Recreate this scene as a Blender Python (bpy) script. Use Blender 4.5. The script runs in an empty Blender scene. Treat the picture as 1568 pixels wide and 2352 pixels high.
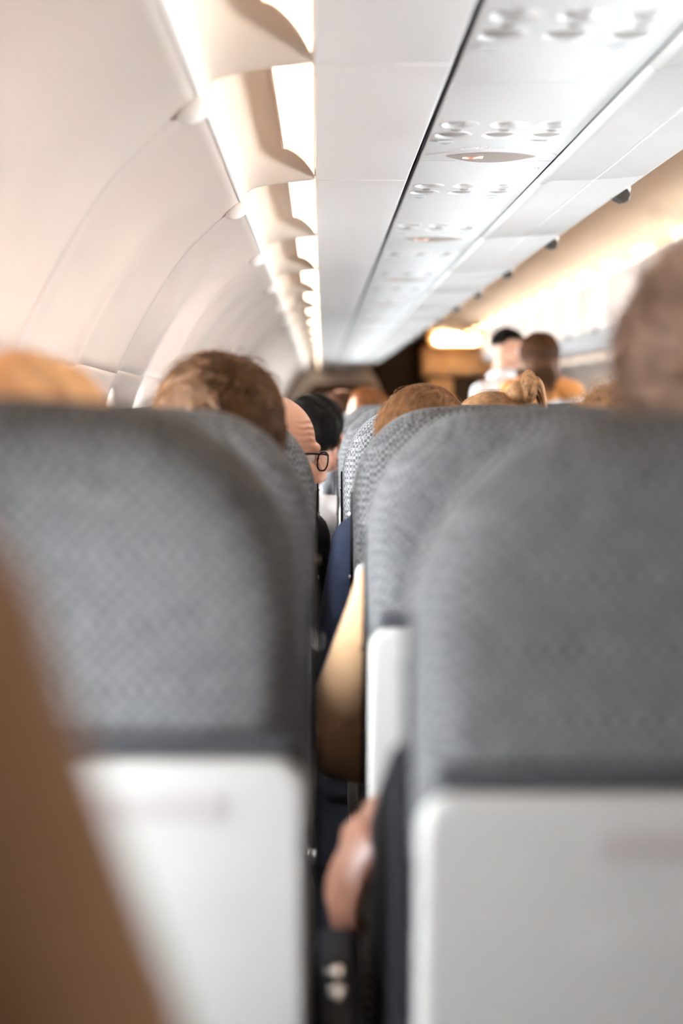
import bpy, bmesh, math, random
import numpy as np
from mathutils import Vector, Matrix, Euler

# ------------------------------------------------------------------ camera, world, exposure
SC = bpy.context.scene
COL = SC.collection
E = 1.2                      # eye height above the cabin floor
FPX = 3270.0                 # focal length in pixels of the 1568x2352 frame
R = math.radians

cam_data = bpy.data.cameras.new('camera')
cam = bpy.data.objects.new('camera', cam_data)
COL.objects.link(cam)
cam.location = (0, 0, E)
cam.rotation_euler = (R(90 - 4.39), 0, R(-0.86))
cam_data.sensor_fit = 'VERTICAL'
cam_data.sensor_height = 36
cam_data.sensor_width = 24
cam_data.lens = FPX / 2352 * 36
cam_data.clip_start = 0.02
cam_data.clip_end = 200
cam_data.dof.use_dof = True
cam_data.dof.focus_distance = 2.95
cam_data.dof.aperture_fstop = 1.9
SC.camera = cam

WORLD_STRENGTH = 12.0
w = bpy.data.worlds.new('daylight')
w.use_nodes = True
SC.world = w
bg = w.node_tree.nodes['Background']
bg.inputs[0].default_value = (0.88, 0.94, 1.0, 1)
bg.inputs[1].default_value = WORLD_STRENGTH

SC.view_settings.view_transform = 'Standard'
SC.view_settings.look = 'None'
SC.view_settings.gamma = 1
SC.view_settings.use_curve_mapping = False
SC.view_settings.exposure = 3.78
COVE_EMIT = ((1.0, 0.76, 0.55), 0.6)
CEIL_EMIT = ((1.0, 0.56, 0.25), 1.4)
SC.cycles.max_bounces = 10
SC.cycles.diffuse_bounces = 6
SC.cycles.transparent_max_bounces = 12
SC.cycles.sample_clamp_indirect = 6
SC.cycles.use_denoising = True
SC.cycles.use_adaptive_sampling = True
SC.cycles.adaptive_threshold = 0.035
SC.cycles.caustics_reflective = False
SC.cycles.caustics_refractive = False

random.seed(7)
RNG = np.random.default_rng(7)

XC = 1.33                    # cabin centre line
BAY = 1.07
Y0 = 2.09                    # first visible panel seam
K0, K1 = -3, 17              # bays
YBACK, YEND = Y0 + K0 * BAY, Y0 + K1 * BAY
PITCH = 0.705

# ------------------------------------------------------------------ materials
def nt(m):
    return m.node_tree.nodes, m.node_tree.links

def mat(name, col, rough=0.5, spec=0.5, metal=0.0, noise=0.0, nscale=40, bump=0.0, bscale=200, sheen=0.0, sss=0.0, trans=0.0):
    m = bpy.data.materials.new(name)
    m.use_nodes = True
    n, l = nt(m)
    b = n['Principled BSDF']
    b.inputs['Base Color'].default_value = (*col, 1)
    b.inputs['Roughness'].default_value = rough
    b.inputs['Metallic'].default_value = metal
    b.inputs['Specular IOR Level'].default_value = spec
    if sheen:
        b.inputs['Sheen Weight'].default_value = sheen
    if sss:
        b.inputs['Subsurface Weight'].default_value = sss
        b.inputs['Subsurface Radius'].default_value = (0.012, 0.005, 0.003)
    tc = n.new('ShaderNodeTexCoord')
    if noise:
        t = n.new('ShaderNodeTexNoise'); t.inputs['Scale'].default_value = nscale; t.inputs['Detail'].default_value = 4
        l.new(tc.outputs['Object'], t.inputs['Vector'])
        mx = n.new('ShaderNodeMix'); mx.data_type = 'RGBA'
        mx.inputs[6].default_value = (*[c * (1 - noise) for c in col], 1)
        mx.inputs[7].default_value = (*[min(1, c * (1 + noise)) for c in col], 1)
        l.new(t.outputs['Fac'], mx.inputs[0]); l.new(mx.outputs[2], b.inputs['Base Color'])
    if bump:
        t2 = n.new('ShaderNodeTexNoise'); t2.inputs['Scale'].default_value = bscale
        l.new(tc.outputs['Object'], t2.inputs['Vector'])
        bp = n.new('ShaderNodeBump'); bp.inputs['Strength'].default_value = bump; bp.inputs['Distance'].default_value = 0.002
        l.new(t2.outputs['Fac'], bp.inputs['Height']); l.new(bp.outputs[0], b.inputs['Normal'])
    return m

def emit(name, col, s):
    m = bpy.data.materials.new(name)
    m.use_nodes = True
    n, l = nt(m)
    n.remove(n['Principled BSDF'])
    e = n.new('ShaderNodeEmission')
    e.inputs[0].default_value = (*col, 1); e.inputs[1].default_value = s
    l.new(e.outputs[0], n['Material Output'].inputs[0])
    return m

def weave(name, a, b_, cell=0.0062):
    """basket weave of light and dark yarn on the seat covers"""
    m = bpy.data.materials.new(name); m.use_nodes = True
    n, l = nt(m)
    b = n['Principled BSDF']
    b.inputs['Roughness'].default_value = 0.85
    b.inputs['Specular IOR Level'].default_value = 0.25
    b.inputs['Sheen Weight'].default_value = 0.12
    b.inputs['Sheen Roughness'].default_value = 0.4
    tc = n.new('ShaderNodeTexCoord')
    ck = n.new('ShaderNodeTexChecker'); ck.inputs['Scale'].default_value = 1 / cell
    l.new(tc.outputs['Object'], ck.inputs['Vector'])
    ns = n.new('ShaderNodeTexNoise'); ns.inputs['Scale'].default_value = 190; ns.inputs['Detail'].default_value = 3
    l.new(tc.outputs['Object'], ns.inputs['Vector'])
    nl = n.new('ShaderNodeTexNoise'); nl.inputs['Scale'].default_value = 22
    l.new(tc.outputs['Object'], nl.inputs['Vector'])
    ad = n.new('ShaderNodeMath'); ad.operation = 'MULTIPLY_ADD'
    l.new(ck.outputs['Fac'], ad.inputs[0]); ad.inputs[1].default_value = 0.35
    l.new(ns.outputs['Fac'], ad.inputs[2])
    rp = n.new('ShaderNodeValToRGB')
    rp.color_ramp.elements[0].position = 0.40; rp.color_ramp.elements[0].color = (*a, 1)
    rp.color_ramp.elements[1].position = 0.95; rp.color_ramp.elements[1].color = (*b_, 1)
    l.new(ad.outputs[0], rp.inputs[0])
    mx = n.new('ShaderNodeMix'); mx.data_type = 'RGBA'; mx.blend_type = 'MULTIPLY'; mx.inputs[0].default_value = 0.25
    l.new(rp.outputs[0], mx.inputs[6]); l.new(nl.outputs['Fac'], mx.inputs[7])
    l.new(mx.outputs[2], b.inputs['Base Color'])
    bp = n.new('ShaderNodeBump'); bp.inputs['Strength'].default_value = 0.5; bp.inputs['Distance'].default_value = 0.0015
    l.new(ad.outputs[0], bp.inputs['Height']); l.new(bp.outputs[0], b.inputs['Normal'])
    return m

def skinmat(name, col, wrinkle=False):
    m = mat(name, col, 0.45, 0.4, sss=0.15, noise=0.10, nscale=35, bump=0.15, bscale=400)
    if wrinkle:
        n, l = nt(m)
        b = n['Principled BSDF']
        tc = n['Texture Coordinate']
        at = n.new('ShaderNodeAttribute'); at.attribute_name = 'brow'
        wv = n.new('ShaderNodeTexWave'); wv.bands_direction = 'Z'; wv.inputs['Scale'].default_value = 26
        wv.inputs['Distortion'].default_value = 5; wv.inputs['Detail'].default_value = 2; wv.inputs['Detail Scale'].default_value = 0.7
        l.new(tc.outputs['Object'], wv.inputs['Vector'])
        mu = n.new('ShaderNodeMath'); mu.operation = 'MULTIPLY'
        l.new(wv.outputs['Fac'], mu.inputs[0]); l.new(at.outputs['Fac'], mu.inputs[1])
        bp = n.new('ShaderNodeBump'); bp.inputs['Strength'].default_value = 0.8; bp.inputs['Distance'].default_value = 0.004
        l.new(mu.outputs[0], bp.inputs['Height']); l.new(bp.outputs[0], b.inputs['Normal'])
    return m

MT = {
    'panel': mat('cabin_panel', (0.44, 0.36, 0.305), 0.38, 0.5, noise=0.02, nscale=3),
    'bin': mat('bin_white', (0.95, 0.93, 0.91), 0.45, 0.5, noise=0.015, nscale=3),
    'bin_dim': mat('bin_white_dimmed', (0.55, 0.525, 0.50), 0.36, 0.5),  # bin white darkened to offset the strong light on doors and rails
    'bulk': mat('bulkhead_white', (0.85, 0.83, 0.80), 0.45),
    'psu': mat('service_white', (0.69, 0.675, 0.66), 0.5, 0.5),
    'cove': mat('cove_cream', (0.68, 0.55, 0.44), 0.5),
    'ceil': mat('ceiling_lamp_tint', (0.93, 0.71, 0.50), 0.55),  # orange lamp glow put into the colour of a white ceiling
    'clip': mat('clip_white', (0.85, 0.82, 0.78), 0.3),
    'gap': mat('seam_dark', (0.035, 0.025, 0.03), 0.6),
    'latch': mat('latch_dark', (0.05, 0.045, 0.04), 0.35),
    'grey': mat('nozzle_grey', (0.36, 0.33, 0.305), 0.45),
    'lens': mat('lens_glass', (0.85, 0.88, 0.9), 0.08, 0.8),
    'lenslit': emit('lens_lit', (1.0, 1.0, 0.97), 0.8),
    'barrel': mat('light_barrel', (0.44, 0.40, 0.37), 0.35),
    'sign': mat('sign_smoked', (0.37, 0.31, 0.27), 0.35),
    'picto': emit('sign_glow', (1.0, 0.66, 0.52), 0.16),
    'cross': emit('sign_glow_cross', (1.0, 0.42, 0.32), 0.075),
    'chip': mat('placard_blue_white', (0.78, 0.80, 0.82), 0.2, 0.8),
    'cover': emit('cove_lamp', *COVE_EMIT),
    'cglow': emit('ceiling_glow_patch', *CEIL_EMIT),
    'glamp': emit('galley_lamp', (1.0, 0.70, 0.40), 3.0),
    'fabric': weave('seat_weave', (0.044, 0.042, 0.044), (0.172, 0.168, 0.168)),
    'fabric2': weave('seat_weave_side', (0.05, 0.048, 0.05), (0.30, 0.295, 0.295), 0.0075),
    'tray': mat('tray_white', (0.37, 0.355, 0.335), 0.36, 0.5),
    'placard': mat('tray_recess', (0.32, 0.285, 0.275), 0.45),
    'dark': mat('black_plastic', (0.008, 0.008, 0.010), 0.6, 0.12),
    'darkgrey': mat('dark_plastic', (0.04, 0.04, 0.045), 0.45),
    'metal': mat('brushed_metal', (0.75, 0.73, 0.70), 0.25, 0.5, 1.0),
    'carpet': mat('carpet_dark', (0.03, 0.032, 0.045), 0.95, 0.1, noise=0.5, nscale=120, bump=0.5, bscale=300),
    'brownwall': mat('bulkhead_brown', (0.10, 0.055, 0.03), 0.6, noise=0.15, nscale=6),
    'galley': mat('galley_wood', (0.85, 0.60, 0.36), 0.45, noise=0.1, nscale=4),
    'galleydark': mat('galley_dark', (0.05, 0.032, 0.018), 0.5),
    'shade': mat('window_reveal', (0.84, 0.82, 0.80), 0.4),
}

def glassmat():
    m = bpy.data.materials.new('window_pane'); m.use_nodes = True
    n, l = nt(m)
    n.remove(n['Principled BSDF'])
    t = n.new('ShaderNodeBsdfTransparent'); t.inputs[0].default_value = (0.93, 0.95, 0.95, 1)
    g = n.new('ShaderNodeBsdfGlossy'); g.inputs['Roughness'].default_value = 0.03
    fr = n.new('ShaderNodeFresnel'); fr.inputs[0].default_value = 1.45
    mx = n.new('ShaderNodeMixShader')
    l.new(fr.outputs[0], mx.inputs[0]); l.new(t.outputs[0], mx.inputs[1]); l.new(g.outputs[0], mx.inputs[2])
    l.new(mx.outputs[0], n['Material Output'].inputs[0])
    return m
MT['pane'] = glassmat()
MT['eyeglass'] = glassmat(); MT['eyeglass'].name = 'eyeglass_clear'
_n, _l = nt(MT['eyeglass'])
_l.remove(_n['Mix Shader'].inputs[0].links[0]); _n['Mix Shader'].inputs[0].default_value = 0.10

# ------------------------------------------------------------------ helpers
def P(px, py, d):
    """point of the cabin that lies d metres ahead of the lens on the sight line through a photo pixel"""
    return Vector(((px - 735) / FPX * d, d, E + (925 - py) / FPX * d))

def wloc(o):
    v = Vector((0, 0, 0))
    while o is not None:
        v += Vector(o.location); o = o.parent
    return v

def tag(o, label=None, cat=None, group=None, kind=None):
    if label: o['label'] = label
    if cat: o['category'] = cat
    if group: o['group'] = group
    if kind: o['kind'] = kind
    return o

def empty(name, loc, label=None, cat=None, group=None, kind=None):
    o = bpy.data.objects.new(name, None)
    COL.objects.link(o); o.location = loc
    o.empty_display_size = 0.05
    return tag(o, label, cat, group, kind)

def link(name, me, parent=None, m=None, smooth=True):
    o = bpy.data.objects.new(name, me)
    COL.objects.link(o)
    if parent is not None:
        me.transform(Matrix.Translation(-wloc(parent)))
        o.parent = parent
    if m is not None and not me.materials:
        me.materials.append(m)
    if smooth:
        me.shade_smooth()
    return o

class MB:
    def __init__(self, mirror=False):
        self.v, self.f = [], []
        self.mirror = mirror
    def add(self, vs, fs):
        b = len(self.v)
        self.v += [tuple(p) for p in vs]
        self.f += [tuple(i + b for i in f) for f in fs]
        return self
    def box(self, c, s, rot=None):
        c = Vector(c)
        vs = []
        for x in (-.5, .5):
            for y in (-.5, .5):
                for z in (-.5, .5):
                    p = Vector((x * s[0], y * s[1], z * s[2]))
                    if rot is not None: p = rot @ p
                    vs.append(c + p)
        return self.add(vs, [(0, 1, 3, 2), (4, 6, 7, 5), (0, 4, 5, 1), (2, 3, 7, 6), (0, 2, 6, 4), (1, 5, 7, 3)])
    def ell(self, c, r, rot=None, n=16, k=10):
        c = Vector(c); vs = []; fs = []
        for j in range(1, k):
            ph = math.pi * j / k
            for i in range(n):
                th = 2 * math.pi * i / n
                p = Vector((r[0] * math.sin(ph) * math.cos(th), r[1] * math.sin(ph) * math.sin(th), r[2] * math.cos(ph)))
                vs.append(c + (rot @ p if rot is not None else p))
        for z in (r[2], -r[2]):
            p = Vector((0, 0, z)); vs.append(c + (rot @ p if rot is not None else p))
        t, b = len(vs) - 2, len(vs) - 1
        for j in range(k - 2):
            for i in range(n):
                a, a2 = j * n + i, j * n + (i + 1) % n
                fs.append((a, a + n, a2 + n, a2))
        for i in range(n):
            fs.append((t, i, (i + 1) % n))
            fs.append((b, (k - 2) * n + (i + 1) % n, (k - 2) * n + i))
        return self.add(vs, fs)
    def cap(self, p0, p1, r0, r1, n=14, k=4):
        p0, p1 = Vector(p0), Vector(p1)
        d = p1 - p0
        L = d.length
        if L < 1e-6: return self.ell(p0, (r0,) * 3)
        d /= L
        q = Vector((0, 0, 1)).rotation_difference(d).to_matrix()
        rings = []
        for j in range(1, k + 1):
            a = math.pi / 2 * j / k
            rings.append((-r0 * math.cos(a), r0 * math.sin(a)))
        for j in range(k):
            a = math.pi / 2 * j / k
            rings.append((L + r1 * math.sin(a), r1 * math.cos(a)))
        vs, fs = [], []
        for z, r in rings:
            for i in range(n):
                th = 2 * math.pi * i / n
                vs.append(p0 + q @ Vector((r * math.cos(th), r * math.sin(th), z)))
        vs.append(p0 - d * r0); vs.append(p1 + d * r1)
        m = len(rings)
        for j in range(m - 1):
            for i in range(n):
                a, a2 = j * n + i, j * n + (i + 1) % n
                fs.append((a, a2, a2 + n, a + n))
        for i in range(n):
            fs.append((len(vs) - 2, (i + 1) % n, i))
            fs.append((len(vs) - 1, (m - 1) * n + i, (m - 1) * n + (i + 1) % n))
        return self.add(vs, fs)
    def tube(self, pts, r, n=8):
        """closed round tube through a list of points"""
        pts = [Vector(p) for p in pts]
        vs, fs = [], []
        up = Vector((0.13, 0.2, 1)).normalized()
        m = len(pts)
        for j, p in enumerate(pts):
            t = (pts[min(j + 1, m - 1)] - pts[max(j - 1, 0)]).normalized()
            a = t.cross(up)
            if a.length < 1e-3: a = t.cross(Vector((1, 0, 0)))
            a.normalize(); b = t.cross(a)
            rr = r[j] if isinstance(r, (list, tuple)) else r
            for i in range(n):
                th = 2 * math.pi * i / n
                vs.append(p + a * rr * math.cos(th) + b * rr * math.sin(th))
        for j in range(m - 1):
            for i in range(n):
                a, a2 = j * n + i, j * n + (i + 1) % n
                fs.append((a, a2, a2 + n, a + n))
        fs.append(tuple(range(n))[::-1]); fs.append(tuple((m - 1) * n + i for i in range(n)))
        return self.add(vs, fs)
    def plate(self, outline, origin, ax, ay, an, t, hole=None):
        """outline extruded from 0 to t along an"""
        o = Vector(origin); ax, ay, an = Vector(ax), Vector(ay), Vector(an)
        n = len(outline)
        vs = [o + ax * a + ay * b for a, b in outline] + [o + ax * a + ay * b + an * t for a, b in outline]
        fs = [tuple(range(n))[::-1], tuple(range(n, 2 * n))]
        fs += [(i, (i + 1) % n, (i + 1) % n + n, i + n) for i in range(n)]
        return self.add(vs, fs)
    def grid(self, fn, nu, nv):
        vs = [fn(i / nu, j / nv) for j in range(nv + 1) for i in range(nu + 1)]
        fs = [(j * (nu + 1) + i, j * (nu + 1) + i + 1, (j + 1) * (nu + 1) + i + 1, (j + 1) * (nu + 1) + i) for j in range(nv) for i in range(nu)]
        return self.add(vs, fs)
    def mesh(self, name='m'):
        v = self.v
        f = self.f
        if self.mirror:
            v = [(2 * XC - a, b, c) for a, b, c in v]
            f = [t[::-1] for t in f]
        me = bpy.data.meshes.new(name)
        me.from_pydata(v, [], f)
        bm = bmesh.new(); bm.from_mesh(me)
        bmesh.ops.recalc_face_normals(bm, faces=bm.faces)
        bm.to_mesh(me); bm.free()
        me.update()
        return me
    def build(self, name, m, parent=None, bev=0, seg=2, smooth=True, solid=0, sub=0):
        o = link(name, self.mesh(name), parent, m, smooth)
        if solid:
            md = o.modifiers.new('solid', 'SOLIDIFY'); md.thickness = solid; md.offset = 0
        if bev:
            md = o.modifiers.new('bevel', 'BEVEL'); md.width = bev; md.segments = seg; md.limit_method = 'ANGLE'; md.angle_limit = R(35)
            md.harden_normals = False
        if sub:
            md = o.modifiers.new('sub', 'SUBSURF'); md.levels = sub; md.render_levels = sub
        if smooth and not sub:
            sh = o.data
            try:
                sh.set_sharp_from_angle(angle=R(38))
            except Exception:
                pass
        return o

def evaluated(o):
    dg = bpy.context.evaluated_depsgraph_get()
    dg.update()
    me = bpy.data.meshes.new_from_object(o.evaluated_get(dg))
    return me

def remeshed(mb, vox, it=4, fac=0.5):
    """union of overlapping shapes as one continuous skin"""
    o = bpy.data.objects.new('tmp', mb.mesh()); COL.objects.link(o)
    md = o.modifiers.new('r', 'REMESH'); md.mode = 'VOXEL'; md.voxel_size = vox
    if it:
        s = o.modifiers.new('s', 'SMOOTH'); s.iterations = it; s.factor = fac
    me = evaluated(o)
    old = o.data
    bpy.data.objects.remove(o); bpy.data.meshes.remove(old)
    return me

def boolean(me, cutter, m):
    a = bpy.data.objects.new('tmp', me); COL.objects.link(a)
    b = bpy.data.objects.new('tmp2', cutter); COL.objects.link(b)
    md = a.modifiers.new('b', 'BOOLEAN'); md.operation = 'DIFFERENCE'; md.object = b; md.solver = 'EXACT'
    out = evaluated(a)
    bpy.data.objects.remove(a); bpy.data.objects.remove(b)
    return out

def copy_tree(o, dloc=(0, 0, 0), parent=None):
    c = o.copy(); COL.objects.link(c)
    if parent is not None: c.parent = parent
    else: c.location = Vector(o.location) + Vector(dloc)
    for ch in [x for x in CHILD.get(o.name, [])]:
        copy_tree(ch, parent=c)
    return c

CHILD = {}
def index_children(root):
    CHILD[root.name] = list(root.children)
    for ch in root.children: index_children(ch)

def rrect(w, h, r, n=5, cx=0, cy=0):
    pts = []
    for sx, sy, a0 in ((1, 1, 0), (-1, 1, 90), (-1, -1, 180), (1, -1, 270)):
        for i in range(n + 1):
            a = R(a0 + 90 * i / n)
            pts.append((cx + sx * (w / 2 - r) + r * math.cos(a), cy + sy * (h / 2 - r) + r * math.sin(a)))
    return pts

def spline(pts, n):
    """Catmull-Rom through points, n samples per span"""
    pts = [np.array(p, float) for p in pts]
    out = []
    m = len(pts)
    for i in range(m - 1):
        p0 = pts[max(i - 1, 0)]; p1 = pts[i]; p2 = pts[i + 1]; p3 = pts[min(i + 2, m - 1)]
        for k in range(n):
            t = k / n
            out.append(0.5 * ((2 * p1) + (-p0 + p2) * t + (2 * p0 - 5 * p1 + 4 * p2 - p3) * t * t + (-p0 + 3 * p1 - 3 * p2 + p3) * t ** 3))
    out.append(pts[-1])
    return np.array(out)

ORD = ['first', 'second', 'third', 'fourth', 'fifth', 'sixth', 'seventh', 'eighth', 'ninth', 'tenth', 'eleventh', 'twelfth']
def ordinal(i):
    return ORD[i]

# ------------------------------------------------------------------ cabin shell
def slab(name, lo, hi, m):
    c = [(a + b) / 2 for a, b in zip(lo, hi)]; s = [b - a for a, b in zip(lo, hi)]
    o = MB().box(c, s).build(name, m, smooth=False)
    return tag(o, kind='structure')

slab('floor', (-0.75, YBACK - 0.1, -0.06), (2 * XC + 0.75, YEND + 2.6, 0.0), MT['carpet'])
slab('wall_back', (-1.0, YBACK - 0.1, 0), (2 * XC + 1.0, YBACK, 2.5), MT['panel'])

# outer crown of the fuselage over the bins, and the closed front end
crown = MB()
_cr = spline([(-.515, .10), (-.50, .30), (-.36, .62), (-.02, .95), (.55, 1.15), (XC, 1.22), (2 * XC - .55, 1.15), (2 * XC + .02, .95), (2 * XC + .36, .62), (2 * XC + .50, .30), (2 * XC + .515, .10)], 5)
crown.grid(lambda u, v: (float(np.interp(u * (len(_cr) - 1), range(len(_cr)), _cr[:, 0])), YBACK - .05 + (YEND + 2.6 - YBACK) * v, E + float(np.interp(u * (len(_cr) - 1), range(len(_cr)), _cr[:, 1]))), 50, 1)
crown = tag(crown.build('roof', MT['panel'], None, solid=.01), kind='structure')

# side wall cross-section, x against height above the eye
WALL = spline([(-.40, -1.2), (-.47, -.98), (-.515, -.65), (-.535, -.38), (-.520, -.14), (-.478, .02), (-.420, .149), (-.325, .305), (-.245, .388), (-.174, .438)], 8)
_seg = np.r_[0, np.cumsum(np.hypot(*np.diff(WALL, axis=0).T))]
SLEN = _seg[-1]
def wall_at(s):
    return np.interp(s, _seg, WALL[:, 0]), np.interp(s, _seg, WALL[:, 1])
def s_of_z(z):
    return float(np.interp(z, WALL[:, 1], _seg))
S_LO, S_HI = s_of_z(-.50), s_of_z(.068)
WIN_S, WIN_HS, WIN_HY = (s_of_z(-.36) + s_of_z(.03)) / 2, (s_of_z(.03) - s_of_z(-.36)) / 2, .135

def wall_point(y, s, out=0.0):
    """y inside a bay 0..BAY, s along the section; panels bow gently outward between their seams"""
    x, z = wall_at(s)
    t = y / BAY
    edge = min(t, 1 - t)
    lift = min(1, max(0, (s - 0.2) / 0.5))
    fade = 1 - max(0, (s - SLEN + 0.10) / 0.10)
    ridge = 0.006 * math.exp(-(edge / 0.06) ** 2) + 0.004 * math.exp(-(edge / 0.010) ** 2)
    cup = 0.028 * (0.5 - 0.5 * math.cos(4 * math.pi * t)) * math.exp(-((s - S_HI - 0.09) / 0.22) ** 2)
    x2, z2 = wall_at(min(s + .01, SLEN)); x1, z1 = wall_at(max(s - .01, 0))
    nx, nz = -(z2 - z1), (x2 - x1)
    L = math.hypot(nx, nz); nx, nz = nx / L, nz / L       # points outboard
    off = lift * fade * (cup - ridge) + out
    return (x + nx * off, y, E + z + nz * off)

def winpt(a, k=1.0):
    c, s_ = math.cos(a), math.sin(a)
    e = 2 / 3.2
    return (abs(c) ** e * math.copysign(1, c) * WIN_HY * k, abs(s_) ** e * math.copysign(1, s_) * WIN_HS * k)

def wall_panel_mesh(mirror):
    mb = MB(mirror)
    g = 0.0012
    def add_grid(s0, s1, ns, ny):
        mb.grid(lambda u, v: wall_point(g + (BAY - 2 * g) * u, s0 + (s1 - s0) * v), ny, ns)
    add_grid(0, S_LO, 8, 24)
    add_grid(S_HI, SLEN, 22, 72)
    N, RG = 160, 6
    for c in range(2):
        yc = g + (BAY - 2 * g) * (0.25 + 0.5 * c); hy = (BAY - 2 * g) / 4
        sc, hs = (S_LO + S_HI) / 2, (S_HI - S_LO) / 2
        vs = []
        for r in range(RG + 1):
            t = r / RG
            for i in range(N):
                a = 2 * math.pi * i / N + 1e-4
                ca, sa = math.cos(a), math.sin(a)
                k = 1 / max(abs(ca), abs(sa))
                ro = (ca * k * hy, sa * k * hs)
                wi = winpt(math.atan2(sa, ca))
                yy = yc + ro[0] * (1 - t) + wi[0] * t
                ss = (sc + ro[1]) * (1 - t) + (WIN_S + wi[1]) * t
                vs.append(wall_point(yy, ss, 0.012 * t * t))
        for d in (0.015, 0.04):
            for i in range(N):
                a = 2 * math.pi * i / N + 1e-4
                wi = winpt(a, 1 - d * 1.2)
                vs.append(wall_point(yc + wi[0], WIN_S + wi[1], 0.012 + d * 1.4))
        fs = []
        for r in range(RG + 2):
            for i in range(N):
                a, b = r * N + i, r * N + (i + 1) % N
                fs.append((a, b, b + N, a + N))
        mb.add(vs, fs)
    me = mb.mesh('wall_panel')
    return me

def translate_copy(o, dy):
    c = o.copy(); COL.objects.link(c); c.location = Vector(o.location) + Vector((0, dy, 0))
    return c

win_no = 0
for mirror, side in ((False, 'left'), (True, 'right')):
    wroot = empty('wall_' + side, (0, 0, 0), kind='structure')
    me = wall_panel_mesh(mirror)
    p0 = link('wall_panel', me, wroot, MT['panel'])
    md = p0.modifiers.new('solid', 'SOLIDIFY'); md.thickness = 0.004; md.offset = 0
    p0.location = (0, YBACK, 0)
    # seam strip behind the joint and outer skin
    sk = MB(mirror)
    sk.grid(lambda u, v: wall_point(-0.012 + 0.024 * u, SLEN * v, 0.006), 2, 40)
    s0 = sk.build('seam_strip', MT['panel'], wroot); s0.location = (0, YBACK + BAY, 0)
    cl = MB(mirror)
    px, _, pz = wall_point(0, SLEN - 0.012)
    cl.ell((px + .006, 0, pz - .004), (0.034, 0.021, 0.021), Matrix.Rotation(R(-38), 3, 'Y'), 20, 14)
    c0 = cl.build('seam_clip', MT['clip'], wroot); c0.location = (0, YBACK + BAY, 0)
    for k in range(1, K1 - K0):
        translate_copy(p0, BAY * k)
    for k in range(1, K1 - K0 - 1):
        translate_copy(s0, BAY * k); translate_copy(c0, BAY * k)
    # lip along the top of the wall
    lip = MB(mirror)
    lx, _, lz = wall_point(0, SLEN)
    lip.tube([(lx + .002, YBACK + .01, lz + .002), (lx + .002, YEND, lz + .002)], 0.0065, 10)
    lip.build('top_lip', MT['clip'], wroot)
    # window panes and frames, two per wall panel
    for k in range(K0, K1):
        for c in range(2):
            if k == K0 and c == 0:
                wm = MB(mirror)
                N = 40
                yc = BAY / 4
                ring = [wall_point(yc + winpt(2 * math.pi * i / N, .96)[0], WIN_S + winpt(2 * math.pi * i / N, .96)[1], 0.062) for i in range(N)]
                wm.add(ring, [tuple(range(N))])
                pane_me = wm.mesh('pane'); pane_me.materials.append(MT['pane'])
                fm = MB(mirror)
                fm.tube([wall_point(yc + winpt(2 * math.pi * i / N + .01, .955)[0], WIN_S + winpt(2 * math.pi * i / N + .01, .955)[1], 0.058) for i in range(N + 1)], 0.006, 6)
                fr_me = fm.mesh('window_frame'); fr_me.materials.append(MT['shade']); fr_me.shade_smooth()
            win_no += 1
            wo = empty('window_%d' % win_no, (0, YBACK + BAY * (k - K0) + BAY / 2 * c, 0), kind='structure')
            for nm, m_ in (('pane', pane_me), ('window_frame', fr_me)):
                ob = bpy.data.objects.new(nm, m_); COL.objects.link(ob); ob.parent = wo
            if k <= -2 or k >= 14:      # added unseen blinds to cut daylight: half drawn beside lens, full at far end
                if k > -1: hgt, low = 2 * WIN_HS + .03, 0
                else: hgt, low = (WIN_HS * .9, WIN_HS * .55)
                if 'added_shade_me' not in globals() or added_shade_me[0] != (mirror, hgt):
                    sm = MB(mirror)
                    sm.grid(lambda u, v: wall_point(BAY / 4 + (u - .5) * .29, WIN_S + low + (v - .5) * hgt, 0.050), 4, 8)
                    added_shade_me = ((mirror, hgt), sm.mesh('window_shade')); added_shade_me[1].materials.append(MT['shade'])
                ob = bpy.data.objects.new('window_shade', added_shade_me[1]); COL.objects.link(ob); ob.parent = wo
                if k > -1: continue
            # daylight portal: guides sky sampling through this pane
            ld = bpy.data.lights.new('window_portal', 'AREA'); ld.shape = 'RECTANGLE'; ld.size = 0.27; ld.size_y = 0.42
            ld.cycles.is_portal = True
            lo = bpy.data.objects.new('window_portal', ld); COL.objects.link(lo)
            x, y, z = wall_point(BAY / 4, WIN_S, 0.10)
            if mirror: x = 2 * XC - x
            lo.location = (x, YBACK + BAY * (k - K0) + BAY / 2 * c + BAY / 4, z)
            lo.rotation_euler = (R(90), 0, R(90 if mirror else -90))
            lo.rotation_euler = (R(90), 0, R(90 if mirror else -90))

# ------------------------------------------------------------------ cove lights under the bins
COVE = spline([(-.168, .443), (-.155, .462), (-.122, .473), (-.070, .480), (-.012, .486)], 8)
def cove_pt(u, v, drop=0.0):
    n = len(COVE) - 1
    x = np.interp(u * n, range(n + 1), COVE[:, 0]); z = np.interp(u * n, range(n + 1), COVE[:, 1])
    up = min(1, v / 0.10) if v < .5 else min(1, (1 - v) / 0.26)
    up = up * up * (3 - 2 * up)
    dep = math.sin(math.pi / 2 * min(1, u * 1.02)) ** 1.15
    d = 0.050 * up * max(0, dep)
    return (x - 0.004 * up * math.sin(math.pi * u), v * BAY, E + z + d - drop)

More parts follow.
